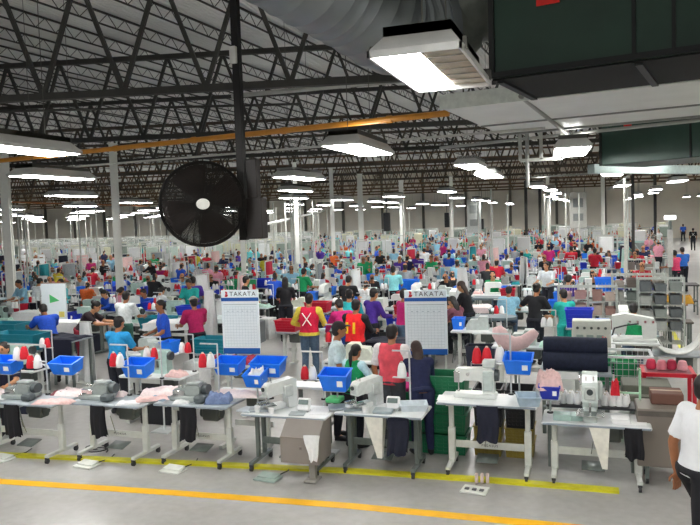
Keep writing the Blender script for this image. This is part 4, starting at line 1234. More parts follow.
hero(537, 283, skeleton('stand', .1, ((-.7, .2, -.5), (.2, .9, .1)), ((.4, .3, -.8), (.1, .9, 0)), (.1, 0), True), radians(-25), 'person in black blouse and dark trousers standing behind the pink saddle cushion', 1.0, skin=sk[1], shirt=BLKF, trousers=DTR, female=True, hair='bun', sleeve='short')
hero(563, 289, skeleton('stand', .1, *WORK, (.1, 0), True), radians(30), 'person in turquoise smock beside the person in black, before the stacked racks', .95, skin=sk[2], shirt=fabric('#1fa89c'), trousers=fabric('#1fa89c'), female=True)
hero(43, 304, skeleton('stand', .5, *REACH, (.3, 0)), radians(60), 'person in royal blue shirt bending over a table near the teal crates', 1.0, skin=sk[1], shirt=fabric('#1a4ec0'), trousers=DTR)
hero(119, 316, skeleton('stand', .12, *WORK), radians(-5), 'person in bright teal-blue shirt seen from behind, past the second table', .97, skin=sk[1], shirt=fabric('#1f8ec8'), trousers=DTR)
hero(96, 301, skeleton('stand', .6, *REACH, (.2, 0), True), radians(-75), 'dark-haired person in dark top bending towards a white sheet', 1.0, skin=sk[2], shirt=fabric('#2a1c22'), trousers=fabric('#8c1830'), female=True, hair='bun')
hero(126, 291, skeleton('stand', .15, *WORK), radians(5), 'person in white shirt seen from behind, past the teal-blue shirt', 1.0, skin=sk[1], shirt=fabric('#dfe6e6'), trousers=fabric('#3d6a5c'))
hero(193, 296, skeleton('stand', .1, *WORK), radians(55), 'person in dark pink shirt with cap, near the first chart board', 1.0, skin=sk[1], shirt=fabric('#b01858'), trousers=DTR, cap=fabric('#9a9a90'))
hero(3, 342, skeleton('sit', .1, *WORK, (.0, 0), True), radians(195), 'seated woman with dark hair whose face shows at the picture edge', 1.0, dz=0, skin=sk[2], shirt=fabric('#2a2a40'), trousers=DTR, female=True, hair='short')
hero(304, 268, skeleton('stand', .15, *WORK), radians(-20), 'person in green shirt standing among the pale blue machines, mid-hall', 1.0, skin=sk[1], shirt=fabric('#129458'), trousers=DTR)
hero(285, 277, skeleton('stand', .15, *WORK, (0, 0), True), radians(20), 'person in black top with dark hair, beside the green shirt mid-hall', 1.0, skin=sk[1], shirt=BLKF, trousers=DTR, female=True, hair='long')
hero(546, 262, skeleton('stand', .1, *WORK), radians(160), 'person in white and grey shirt standing mid-hall facing the front', 1.0, skin=sk[2], shirt=fabric('#c4ccd0'), trousers=DTR)
hero(571, 246, skeleton('stand', .05, *WORK), radians(20), 'person in red shirt before the grey partitions, nearer the middle', 1.0, skin=sk[1], shirt=fabric('#c01830'), trousers=DTR)
hero(595, 248, skeleton('stand', .05, *WORK), radians(-20), 'person in red shirt before the grey partitions, nearer the side aisle', 1.0, skin=sk[1], shirt=fabric('#c41a34'), trousers=DTR)
hero(708, 374, skeleton('walk', .1, ((-.25, -.3, -1), (0, .1, -1)), ((.25, .3, -1), (0, .6, -.8))), radians(-62), 'person in white polo shirt and black trousers walking at the picture edge', 1.05, skin=sk[3], shirt=fabric('#d6d8da', .03), trousers=BLKF, voxel=.014)
hero(683, 224, skeleton('walk', .05, *HANGS), radians(5), 'person in blue shirt walking down the side aisle', 1.0, skin=sk[1], shirt=fabric('#1f52b4'), trousers=DTR)
o = hero(693, 228, skeleton('walk', .05, *HANGS), radians(-5), 'person in black shirt with white cross on the back walking down the side aisle', 1.0, skin=sk[1], shirt=BLKF, trousers=DTR)
MB().bar((-.09, -.16, 1.34), (.09, -.16, 1.12), .05, .02).bar((.09, -.16, 1.34), (-.09, -.16, 1.12), .05, .02).build('white_cross', TAPE, o)
# seats for the seated women
def make_stool(h=.45):
    root = empty('stool', (0, 0, 0), 0, 'x', 'stool')
    MB().lathe([(.15, h-.05), (.17, h-.03), (.17, h-.01), (.15, h)], seg=18).build('seat', M('#2a2d33', .5), root)
    for k in range(4):
        a = pi/4 + k*pi/2; MB().cyl((.1*cos(a), .1*sin(a), h-.05), (.19*cos(a), .19*sin(a), 0), .013, seg=7).build('leg', LEGG, root)
    MB().tube([(.155*cos(a), .155*sin(a), .18) for a in [k*pi/8 for k in range(16)]], .008, 5, closed=True).build('foot_ring', LEGG, root)
    return root
for o in [q for q in list(COL.objects) if q.get('category') == 'person' and 'seated' in q.get('label', '')]:
    s = make_stool(.555 + o.location.z); v = Matrix.Rotation(o.rotation_euler.z, 3, 'Z') @ V3((0, -.03, 0))
    s.location = (o.location.x+v.x, o.location.y+v.y, 0); s['label'] = 'dark round stool under the ' + ('woman seated at the desk' if 'desk' in o['label'] else 'seated woman at the picture edge')
    if o.location.z > .01: pass

hero(674, 250, skeleton('stand', .1, *WORK, (0, 0), True), radians(40), 'person in pink-red top standing by the side aisle benches', 1.0, skin=sk[1], shirt=fabric('#e04a74'), trousers=DTR, female=True)
hero(682, 247, skeleton('stand', .1, *WORK), radians(20), 'person in bright blue top standing by the side aisle benches', 1.0, skin=sk[1], shirt=fabric('#2c6cc8'), trousers=DTR)
# ------------------------------------------------------------------ chart boards
def chart_board(x0, x1, y0, y1, z1, label, grid=True, brand=True):
    c = pz((x0+x1)/2, y0, z1); bt = pY((x0+x1)/2, y1, c.y); a = pY(x0, y0, c.y); b = pY(x1, y0, c.y)
    wd = (b-a).length; h = z1 - bt.z
    root = empty('chart_board', (c.x, c.y, 0), radians(8), label, 'board')
    BL = M('#1458a8', .45, 0, .04); WB = M('#eaf4f8', .4, 0, .02); LN = M('#9fb2bc', .5)
    MB().box((0, 0, bt.z+h/2), (wd, .025, h), bev=.004).build('panel', WB, root)
    if brand:
        MB().box((0, -.014, z1-h*.145), (wd, .006, h*.055)).box((0, -.014, bt.z+h*.045), (wd*.98, .006, h*.09)).build('blue_band', BL, root)
        text_on('TAKATA', wd*.155, root, (wd*.08, -.0135, z1-h*.062), (pi/2, 0, 0), M('#20242c', .5))
        m = MB()
        m.prism([(-.4, -.5), (.3, -.5), (.55, -.1), (.1, .0), (.45, .2), (.1, .5), (-.3, .5), (-.15, .1)], lambda u, v, t: V3((-wd*.36+u*wd*.1, t, z1-h*.062+v*wd*.14)), -.0165, -.013)
        m.build('red_emblem', M('#c8102c', .5), root)
        m = MB(); g0 = bt.z+h*.115; g1 = z1-h*.26
        for k in range(15): m.box((0, -.0135, g0+(g1-g0)*k/14), (wd*.86, .002, .0024))
        for k in range(12): m.box((-wd*.43+wd*.86*k/11, -.0135, (g0+g1)/2), (.002, .002, g1-g0))
        m.box((0, -.0135, z1-h*.225), (wd*.9, .002, .008))
        for k in range(6): m.box((-wd*.33+wd*.13*k, -.0135, z1-h*.33), (wd*.05, .002, .008))
        m.build('printed_grid', LN, root)
    else:
        m = MB().prism([(-.2, -.06), (.3, .0), (-.2, .16)], lambda u, v, t: V3((u*wd*.8, t, bt.z+h*.55+v*h)), -.016, -.012); m.build('green_arrow', M('#54c878', .5), root)
        MB().box((wd*.3, -.015, bt.z+h*.2), (wd*.22, .005, h*.14)).build('yellow_note', M('#e2d470', .5), root)
        MB().bar((-wd/2, 0, z1), (wd/2, 0, z1), .03, .02).build('frame_rail', M('#8a6a58', .5), root)
    for s in (-1, 1):
        MB().box((s*wd*.44, .03, (bt.z+h*.6)/2), (.03, .03, bt.z+h*.6)).box((s*wd*.44, .03, .02), (.04, .5, .04)).build('leg', LEGW, root)
    KEEP.append((c.x, c.y, .7)); u, v, d_ = proj((c.x, c.y, 1)); SEEN.append((u, c.y, (x1-x0)*.5))
chart_board(222, 257, 290, 353.5, 2.0, 'first white chart board with blue bands and a printed grid, beside the pouch table')
chart_board(404.5, 446, 290, 354.5, 2.0, 'second white chart board with blue bands and a printed grid, behind the pink-vest man')
chart_board(42, 64, 283, 322, 1.9, 'plain white board with green arrow and yellow note near the teal crates', brand=False)

def box_thing(name, px, py, z, dims, mat, label, cat, rz=0, bev=.01, base=None, keep=.5):
    """box whose top centre shows at the photo point"""
    p = pz(px, py, z); base = z - dims[2] if base is None else base
    o = MB().box((0, 0, dims[2]/2), dims, bev=bev).build(name, mat, loc=(p.x, p.y, base), rz=rz)
    if keep: KEEP.append((p.x, p.y, keep))
    return tag(o, label, cat)
def bigbin(px, py, zr, w, d, h, mat, label, stand=True, rz=0, name='plastic_crate'):
    p = pz(px, py, zr); o = bin_mb(w, d, h, .02, .86).build(name, mat, smooth=False); tag(o, label, 'crate')
    o.location = (p.x, p.y, zr-h); o.rotation_euler = (0, 0, rz)
    mb = MB()
    for k in range(3): mb.box((0, -d*.46-.01, h*(.3+.22*k)), (w*.8, .02, .012))
    mb.build('rib', mat, o)
    if stand and zr-h > .08:
        t = lite_table(w*.98, d, zr-h, TOPG); t.location = (p.x, p.y, 0); t.rotation_euler = (0, 0, rz); t['label'] = 'low grey stand under the ' + label; t['category'] = 'stand'
    KEEP.append((p.x, p.y, max(w, d)*.6))
    return o
TEAL = M('#157f92', .4, 0, .06); GREENC = M('#16704a', .45, 0, .08); REDB = M('#c01432', .4, 0, .06); BLUE2 = M('#2038c4', .4, 0, .06); YCR = M('#8c7a2e', .5, 0, .12); BLKP = M('#191b20', .5)
bigbin(8, 323, 1.1, .85, .5, .3, TEAL, 'large teal crate by the picture edge, farther of two')
bigbin(20, 333, 1.1, 1.1, .5, .32, TEAL, 'large teal crate by the picture edge, nearer of two')
bigbin(215, 338, .9, .75, .5, .28, TEAL, 'teal crate standing beside the first chart board')
bigbin(158, 317, .98, .8, .5, .26, TEAL, 'teal crate behind the white-sheeted table')
bigbin(154, 302, 1.1, .5, .35, .22, BLUE2, 'deep blue bin above the teal crate')
bigbin(188, 306, 1.1, .5, .35, .22, BLUE2, 'deep blue bin beside the dark pink shirt')
bigbin(288, 320, 1.0, .5, .36, .24, REDB, 'red bin on a table beside the yellow jacket')
bigbin(318, 302, 1.15, .6, .4, .24, REDB, 'red bin beyond the magenta top')
bigbin(404, 306, .95, .5, .35, .3, REDB, 'red bin next to the second chart board', rz=.2)
bigbin(508, 289, 1.05, .4, .35, .25, REDB, 'red bin on a white shelf before the person in black')
bigbin(579, 309, 1.3, .5, .4, .34, BLUE2, 'deep blue bin on the pale machine panel')
bigbin(605, 278, 1.4, .52, .4, .34, BLUEB, 'bright blue bin above the stacked racks')
bigbin(407, 280, 1.2, .7, .5, .3, BLUEB, 'bright blue bin beside the pale aqua shirt')
bigbin(262, 279, 1.1, .9, .6, .3, BLUE2, 'deep blue bin behind the first chart board')
bigbin(241, 280, 1.2, .9, .7, .3, M('#14a068', .4), 'green tub just above the first chart board', name='tub')

# green crates, yellow crates and black boxes behind the tall white table
def crate(px, pyb, Y, w, d, h, mat, z0, label):
    p = pY(px, pyb, Y)
    o = bin_mb(w, d, h, .016, .93).build('plastic_crate', mat, smooth=False); tag(o, label, 'crate'); o.location = (p.x, Y, z0)
    mb = MB()
    for k in range(4):
        mb.box((0, -d*.475-.006, h*(.15+.2*k)), (w*.88, .014, .02))
    for k in range(7): mb.box((-w*.42+w*.14*k, -d*.478-.006, h*.5), (.018, .014, h*.8))
    mb.build('lattice', mat, o)
    KEEP.append((p.x, Y, .5)); return o
yb = F_['yb'] + .42
for k, n in enumerate(('bottom', 'second', 'third', 'top')): crate(446, 440, yb, .62, .44, .25, GREENC, .03 + .252*k if k else 0.0, n + ' green crate of the stack behind the tall white table')
for k, n in enumerate(('lower', 'upper')): crate(404, 440, yb + .35, .5, .44, .3, GREENC, .3*k, n + ' green crate beside the woman in navy')
for i, px in enumerate((490, 521)):
    for k in range(2): crate(px, 460, yb + .05, .36, .4, .19, YCR, .19*k, ('lower' if k == 0 else 'upper') + ' ochre crate under the tall white table, ' + ('next to the green stack' if i == 0 else 'nearer the aisle end'))
    crate(px, 420, yb + .05, .36, .4, .24, BLKP, .39, 'black crate on the ochre crates ' + ('next to the green stack' if i == 0 else 'nearer the aisle end'))
    crate(px, 420, yb + .05, .36, .4, .24, BLKP, .635, 'topmost black crate ' + ('next to the green stack' if i == 0 else 'nearer the aisle end'))

# long bench behind the dark-legged tables
def bench(x0, x1, py, z, d, mat, label, leg=LEGW, shelf=False, name='work_bench'):
    a = pz(x0, py, z); b = pY(x1, py, a.y); w = b.x - a.x
    root = empty(name, ((a.x+b.x)/2, a.y + d/2, 0), 0, label, 'bench')
    MB().box((0, 0, z-.02), (w, d, .04), bev=.008).build('top', mat, root)
    for s in (-1, 1):
        MB().box((s*(w/2-.06), -d*.4, (z-.04)/2), (.05, .05, z-.04)).box((s*(w/2-.06), d*.4, (z-.04)/2), (.05, .05, z-.04)).box((s*(w/2-.06), 0, .25), (.03, d*.8, .03)).build('leg', leg, root)
    if shelf: MB().box((0, 0, z*.45), (w-.1, d*.9, .025)).build('shelf', mat, root)
    k = max(1, int(w/.8))
    for i in range(k+1): KEEP.append((a.x + w*i/k, a.y + d/2, d*.5+.15))
    return root, a, w
bench(288, 331, 386, .8, .34, TOPW, 'small white bench behind the first dark-legged table', LEGG, True)
PADF = fabric('#dcb8b8')
# dark bolt of cloth on a bench behind the aisle-end table
r_, a_, w_ = bench(539, 612, 372, .9, .8, M('#9aa4aa', .4), 'grey bench carrying the dark navy bolts behind the aisle-end table', LEGG, True)
for k in range(3):
    mb = MB(); n = 12
    mb.tube([(-w_/2+.05, 0, 0), (-w_/4, 0, .004), (w_/4, 0, -.004), (w_/2-.05, 0, 0)], [.13, .135, .135, .13], 14)
    o = mb.build('fabric_bolt', fabric('#182036', .25), loc=(a_.x + w_/2, a_.y+.18+.22*(k % 2) + .11*(k == 2), .9+.13 + (.2 if k == 2 else 0))); tag(o, ['front', 'rear', 'topmost'][k] + ' dark navy fabric bolt on the bench behind the aisle-end table', 'fabric bolt')
MB().box((-w_*.2, -.41, .87), (w_*.5, .02, .1)).build('paper_tag', PAPER, r_)
# wire basket cart with green tubs
def wire_cart(px, py, z, w, d, h):
    p = pz(px, py, z); root = empty('wire_basket_cart', (p.x, p.y, 0), 0, 'white wire basket cart behind the aisle-end table', 'cart')
    WW = M('#c9d0d4', .35, .3)
    for yy, nm in ((-d/2, 'side_grid'), (d/2, 'side_grid')):
        mb = MB()
        for k in range(13): mb.bar((-w/2+w*k/12, yy, z-h), (-w/2+w*k/12, yy, z), .008)
        for k in range(6): mb.bar((-w/2, yy, z-h+h*k/5), (w/2, yy, z-h+h*k/5), .008)
        mb.build(nm, WW, root)
    for xx in (-w/2, w/2):
        mb = MB()
        for k in range(8): mb.bar((xx, -d/2+d*k/7, z-h), (xx, -d/2+d*k/7, z), .008)
        for k in range(6): mb.bar((xx, -d/2, z-h+h*k/5), (xx, d/2, z-h+h*k/5), .008)
        mb.build('end_grid', WW, root)
    mb = MB()
    for a, b in (((-w/2, -d/2), (w/2, -d/2)), ((w/2, -d/2), (w/2, d/2)), ((w/2, d/2), (-w/2, d/2)), ((-w/2, d/2), (-w/2, -d/2))): mb.bar((*a, z), (*b, z), .035)
    mb.build('top_rim', M('#e0e4e6', .4), root)
    MB().box((0, 0, z-h-.01), (w, d, .02)).build('bottom_tray', WW, root)
    for sx in (-1, 1):
        for sy in (-1, 1):
            l = MB().box((sx*(w/2-.02), sy*(d/2-.02), (z-h)/2+.03), (.03, .03, z-h-.02)).build('leg', WW, root)
            MB().cyl((sx*(w/2-.02)-.015, sy*(d/2-.02), .035), (sx*(w/2-.02)+.015, sy*(d/2-.02), .035), .035).build('caster', CAST, l)
    KEEP.append((p.x, p.y, .8))
    return p
p = wire_cart(616, 353, 1.05, .95, .6, .45)
for k, (dx, n) in enumerate(((-.2, 'first'), (.12, 'second'))):
    o = bin_mb(.3, .5, .34, .014, .9).build('green_tub', M('#1c9a5c', .45), smooth=False, loc=(p.x+dx, p.y, .62)); tag(o, n + ' green tub inside the wire basket cart, counted from the navy bolts', 'tub')
o = cloth_mb(.24, .4, .3, 71).build('white_cloth', WHITEF, loc=(p.x+.36, p.y, .62), angle=3); tag(o, 'white cloth folded inside the wire basket cart', 'fabric')
# red frame cart
def red_cart():
    p = pz(667, 369, .95); root = empty('red_frame_cart', (p.x, p.y, 0), radians(0), 'red metal frame cart beside the wire basket, near the walking person', 'cart')
    w, d, h = .62, .5, .95; RM = M('#c4142c', .4, 0, .08)
    for sx in (-1, 1):
        for sy in (-1, 1): MB().box((sx*w/2, sy*d/2, h/2), (.05, .05, h)).build('post', RM, root)
    mb = MB()
    for z in (h-.03, .3):
        for sy in (-1, 1): mb.bar((-w/2, sy*d/2, z), (w/2, sy*d/2, z), .05)
        for sx in (-1, 1): mb.bar((sx*w/2, -d/2, z), (sx*w/2, d/2, z), .05)
    mb.build('frame', RM, root)
    MB().box((0, 0, h-.02), (w-.05, d-.05, .02)).build('top_panel', M('#8a5058', .5), root); MB().box((0, 0, .3), (w-.05, d-.05, .02)).build('lower_panel', M('#a8a49c', .5), root)
    for k in range(4):
        o = MB().lathe([(.06, 0), (.07, .05), (.05, .12), (.03, .13)], seg=12).build('red_spool', M(['#c83050', '#d8808c', '#b02848', '#e0a0a8'][k], .6), loc=(p.x-.2+.13*k, p.y+.02*(-1)**k, h)); tag(o, ['first', 'second', 'third', 'last'][k] + ' of four pink and red spools along the red cart top, from the wire basket', 'spool')
    KEEP.append((p.x, p.y, .7))
red_cart()
# boxes near the walking person
p = pz(660, 408, .86); y0 = G['yf'] + .42
def wall_box(name, x0, x1, yt, yb, Y, d, mat, label, cat, parts=None, zb=None):
    a = pY(x0, yt, Y); b = pY(x1, yt, Y); c = pY((x0+x1)/2, yb, Y); zb = max(c.z, 0) if zb is None else zb
    w = b.x-a.x; h = (a.z+b.z)/2 - zb
    root = empty(name, ((a.x+b.x)/2, Y + d/2, zb), 0, label, cat)
    MB().box((0, 0, h/2), (w, d, h), bev=.012).build('body', mat, root)
    return root, w, h, d
r, w2, h2, d2 = wall_box('grey_cabinet', 637, 690, 410, 468, G['yf']+.2, .5, M('#7c746b', .45, .05, .06, 3), 'big beige-grey metal cabinet on casters at the end of the front row', 'cabinet', zb=None)
zc_ = r.location.z
for sx in (-1, 1):
    for sy in (-1, 1):
        l = MB().box((sx*w2*.3, sy*d2*.3, -zc_/2+.02), (.04, .04, max(.02, zc_-.05))).build('leg', LEGG, r); MB().cyl((sx*w2*.3-.015, sy*d2*.3, .035-zc_), (sx*w2*.3+.015, sy*d2*.3, .035-zc_), .035).build('caster', CAST, l)
MB().box((0, -d2/2-.004, h2-.05), (w2*.98, .008, .06)).build('top_band', M('#5e5852', .5), r)
r, w3, h3, d3 = wall_box('brown_carton', 651, 684, 394, 409, G['yf']+.42, .34, M('#6c4a3e', .7, 0, .1, 3), 'brown carton standing on the beige-grey cabinet', 'carton', zb=zc_+h2)
MB().box((0, 0, h3+.001), (w3*.98, .05, .004)).build('tape', M('#a88a6c', .4), r)
r, w4, h4, d4 = wall_box('olive_crate', 622, 672, 386, 402, G['yb']+.85, .5, M('#63665a', .6, 0, .1, 3), 'olive-grey crate behind the aisle-end table, below the wire basket', 'crate', zb=.62)
MB().box((0, -d4/2-.003, h4*.5), (w4*.94, .006, .03)).build('strap', M('#8a8c80', .5), r)
t = lite_table(w4, .5, .62, TOPG); t.location = (r.location.x, r.location.y, 0); t['label'] = 'low grey stand under the olive-grey crate'; t['category'] = 'stand'; KEEP.append((t.location.x, t.location.y, .6))

# pink saddle-shaped cushion on a stand behind the tall white table
p = pz(515, 340, 1.22)
root = empty('padded_saddle', (p.x, p.y, 0), 0, 'pale pink saddle-shaped cushion on a thin stand behind the blue bin', 'cushion')
mb = MB().tube([(-.27, 0, 1.42), (-.24, 0, 1.33), (-.16, 0, 1.2), (.0, 0, 1.15), (.14, 0, 1.2), (.27, .02, 1.31), (.32, .02, 1.36)], [(.07, .05), (.12, .075), (.13, .085), (.12, .075), (.1, .06), (.08, .045), (.05, .03)], 14)
mb.build('cushion', fabric('#e2c2c2', .08), root, angle=3)
MB().cyl((0, 0, .04), (0, 0, 1.12), .02).box((0, 0, .02), (.4, .4, .04), bev=.01).build('stand', LEGG, root); KEEP.append((p.x, p.y, .5))
# pink stool cushion under the woman in navy
p = pz(402, 384, .68)
root = empty('pink_chair', (p.x, p.y, 0), .3, 'pink padded chair beside the woman in navy', 'chair')
MB().ell((0, 0, .64), (.21, .19, .07)).build('seat', fabric('#c8247c'), root, angle=3); MB().ell((0, .2, .86), (.18, .06, .16)).build('backrest', fabric('#d23a88'), root, angle=3)
for k in range(4):
    a = pi/4+k*pi/2; MB().cyl((.12*cos(a), .12*sin(a), .6), (.2*cos(a), .2*sin(a), 0), .015).build('leg', BLKP, root)
MB().bar((0, .15, .6), (0, .2, .85), .03).build('back_stem', BLKP, root); KEEP.append((p.x, p.y, .4))
# round grey tables
for px, py, lab in ((490, 297, 'grey round-ended table, farther of two by the woman in black blouse'), (487, 316, 'grey round-ended table, nearer of two by the woman in black blouse')):
    p = pz(px, py, .9); root = empty('round_table', (p.x, p.y, 0), 0, lab, 'table')
    mb = MB(); pts = [(-.45+.0, -.3)] + [(.35+.3*sin(a), -.3*cos(a)) for a in [k*pi/10 for k in range(11)]] + [(-.45, .3)]
    mb.prism(pts, lambda u, v, t: V3((u, v, t)), .84, .9); mb.build('tabletop', M('#66747a', .35, .1), root)
    for x in (-.35, .0, .4):
        for s in (-1, 1): MB().cyl((x, s*.2, 0), (x, s*.2, .84), .018).build('leg', LEGG, root)
    KEEP.append((p.x, p.y, .75))
# pale machine panel with dials before the racks
r, w5, h5, d5 = wall_box('machine_panel', 572, 611, 321, 349, pz(590, 349, .95).y, .3, M('#c8ccc2', .4, 0, .06), 'pale machine panel with dials behind the navy bolts', 'machine', zb=.95)
for i in range(5): MB().cyl((-w5*.36+w5*.18*i, -d5/2, h5*.75), (-w5*.36+w5*.18*i, -d5/2-.02, h5*.75), .022).build('dial', M('#4c5450', .4), r)
for i in range(3): MB().box((-w5*.3+w5*.26*i, -d5/2-.006, h5*.38), (w5*.18, .012, h5*.26)).build('plate', M('#8fa098', .4), r)
t = lite_table(w5*1.25, .7, .95, TOPW); t.location = (r.location.x, r.location.y, 0); t['label'] = 'pale table under the machine panel with dials'; KEEP.append((t.location.x, t.location.y, .7))
q = cloth_mb(.12, .1, .3, 91, 10).build('red_yarn_skein', RED, loc=(r.location.x+w5*.3, r.location.y-d5/2-.07, .95), angle=3); tag(q, 'red yarn skein leaning on the machine panel with dials', 'yarn')
# long-arm machine and curved chute
def longarm(px0, px1, pyt, z, label):
    p = pz((px0+px1)/2, pyt, z); a = pY(px0, pyt, p.y); b = pY(px1, pyt, p.y); w = b.x-a.x
    root = empty('long_arm_machine', (p.x, p.y, z), 0, label, 'sewing machine')
    mb = MB(); prof = [(-.5, .12), (-.5, .42), (-.2, .46), (.45, .38), (.5, .3), (.5, .0), (.2, .0), (.18, .26), (-.15, .3), (-.2, .12)]
    mb.prism(prof, lambda u, v, t: V3((u*w, t, v)), -.1, .1); mb.build('arm', MCH, root)
    MB().box((0, -.05, .03), (w, .4, .06), bev=.015).build('bed', MCH, root)
    MB().cyl((-.35*w, -.02, .15), (-.35*w, -.02, .06), .02).build('needle_bar', CHROME, root)
    MB().tube([(-.5*w, -.12, .1), (-.45*w, -.14, .22), (-.2*w, -.14, .27), (.1*w, -.14, .3)], .014, 6).build('cable', CAST, root)
    for k in range(4): MB().cyl((-.1*w+.12*k, -.1, .33), (-.1*w+.12*k, -.13, .33), .02).build('knob', CHROME, root)
    t = lite_table(w*1.1, .7, z, TOPW); t.location = (p.x, p.y, 0); t['label'] = 'white table carrying the ' + label; KEEP.append((p.x, p.y, .8)); KEEP.append((p.x-w*.4, p.y, .6))
    return root
longarm(612, 656, 340, .95, 'long-armed pale sewing machine behind the wire basket cart')
p = pz(675, 336, .95); mb = MB()
def fn(u, v):
    a = pi*(u*.75+.12); return V3((-.45*cos(a), (v-.5)*.5, .55 - .5*sin(a)))
mb.grid(14, 3, fn); o = mb.build('curved_chute', M('#c6c8c4', .35, .3), loc=(p.x, p.y, .62), solid=.015); tag(o, 'curved pale metal chute beside the long-armed machine', 'chute')
t = lite_table(.9, .5, .66, TOPG); t.location = (p.x, p.y, 0); t['label'] = 'grey stand under the curved pale chute'; KEEP.append((p.x, p.y, .6))
# wire shelf racks
def wire_rack(px, pyt, pyb_d, z, w, d, label, rows=5, n=3, fill=None, seed=0):
    p = pz(px, pyt, z); rr = random.Random(seed)
    root = empty('wire_rack', (p.x, p.y, 0), 0, label, 'rack')
    WW = M('#b6bcb6', .35, .4, .06)
    for sx in (-1, 1):
        for sy in (-1, 1): MB().box((sx*w/2, sy*d/2, z/2), (.035, .035, z)).build('post', WW, root)
    for k in range(rows):
        zz = .25 + (z-.3)*k/(rows-1)
        mb = MB()
        for j in range(8): mb.bar((-w/2, -d/2+d*j/7, zz), (w/2, -d/2+d*j/7, zz), .01)
        for j in range(3): mb.bar((-w/2+w*j/2, -d/2, zz), (-w/2+w*j/2, d/2, zz), .018)
        mb.build('wire_shelf', WW, root)
    mb = MB()
    for j in range(12): mb.bar((-w/2+w*j/11, d/2, .2), (-w/2+w*j/11, d/2, z), .007)
    mb.build('back_grid', WW, root)
    KEEP.append((p.x, p.y, max(w, d)*.6))
    cs = fill or ['#a4aaa4', '#7c8680', '#b4b6b0', '#6d645e', '#9a948c']
    k0 = 0
    for k in range(1, rows-1):
        zz = .25 + (z-.3)*k/(rows-1)+.006
        for j in range(n):
            c = rr.choice(cs); hh = (z-.3)/(rows-1)*rr.uniform(.4, .72)
            o = bin_mb(w/n*.8, d*.8, hh, .01, .9).build('parts_tray', M(c, .5, 0, .08), loc=(p.x - w/2 + w/n*(j+.5), p.y, zz), smooth=False)
            tag(o, 'small parts tray on the ' + label, 'tray', 'trays on the ' + label[:40]); k0 += 1
    return root
wire_rack(638, 272, 0, 1.75, 1.1, .55, 'wire rack with trays behind the long-armed machine', 6, 4, None, 1)
wire_rack(660, 276, 0, 1.7, .9, .5, 'wire rack with trays nearest the side aisle', 6, 3, ['#8c9490', '#a6aaa6', '#62686a'], 2)
wire_rack(573, 284, 0, 1.6, .6, .5, 'wire rack with reddish trays beside the turquoise smock', 6, 2, ['#b89a98', '#c8b0ac', '#a88482'], 3)
wire_rack(597, 284, 0, 1.55, .8, .5, 'wire rack with brown trays behind the machine panel', 5, 3, ['#9a7a72', '#b8a89c', '#7c5c58'], 4)
wire_rack(640, 258, 0, 1.6, .8, .5, 'farther wire rack behind the two racks by the aisle', 5, 3, None, 5)
# tables along the aisle
bench(668, 694, 322, .7, .5, M('#5e564e', .5), 'dark brown bench at the edge of the side aisle', LEGG)
r_, a_, w_ = bench(655, 688, 304, .8, .7, M('#9a6a48', .5), 'light brown bench at the edge of the side aisle', LEGG)
o = cloth_mb(.7, .5, .3, 33).build('yellow_cloth', fabric('#b88a28'), loc=(a_.x+w_*.75, a_.y+.3, .8), angle=3); tag(o, 'ochre cloth heap on the light brown bench by the side aisle', 'fabric')
bench(673, 700, 285, .9, .8, M('#3c3a38', .5), 'near-black bench farther down the side aisle', LEGG, True)
# grey partition panels mid-right, under teal rail
p0 = pz(575, 243, 1.3); p1 = pY(664, 244, p0.y)
n = 6; wpan = (p1.x-p0.x)/n
for k in range(n):
    root = empty('partition_panel', (p0.x + wpan*(k+.5), p0.y, 0), 0, ['first', 'second', 'third', 'fourth', 'fifth', 'last'][k] + ' grey mesh partition panel of six, counted towards the side aisle', 'partition')
    mb = MB()
    for s in (-1, 1): mb.bar((s*wpan*.48, 0, 0), (s*wpan*.48, 0, 1.3), .06)
    mb.bar((-wpan/2, 0, .05), (wpan/2, 0, .05), .06)
    mb.build('frame', M('#8fa4a2', .4, .3), root)
    MB().bar((-wpan/2, 0, 1.3), (wpan/2, 0, 1.3), .1).build('top_rail', M('#a9ccc8', .4), root)
    MB().box((0, .02, .66), (wpan*.94, .02, 1.15)).build('infill', M(['#6f7f7c', '#8d9896', '#5c6866'][k % 3], .5, 0, .3, 3), root)
    mb = MB().bar((-wpan*.45, -.02, .15), (wpan*.45, -.02, 1.2), .05) if k % 2 else MB().bar((wpan*.45, -.02, .15), (-wpan*.45, -.02, 1.2), .05)
    mb.build('brace', M('#b4c0bc', .4), root)
    KEEP.append((p0.x + wpan*(k+.5), p0.y, 1.0)); COLS.append((p0.x + wpan*(k+.5), p0.y, 1.0))
# lit lamp on a post at the side aisle and a bright display under it
p = pz(670, 217, 2.9)
root = empty('lamp_post', (p.x, p.y, 0), 0, 'white lit lamp box on a slim post beside the side aisle', 'lamp')
MB().cyl((0, 0, 0), (0, 0, 2.8), .05).build('post', LEGG, root); MB().box((0, 0, 2.88), (.34, .12, .13), bev=.02).build('lit_box', M('#ffffff', .4, emit=4.0), root)
MB().box((0, 0, 1.9), (.16, .1, 1.2)).build('notice_panel', M('#b8b8b4', .5), root); KEEP.append((p.x, p.y, .8))
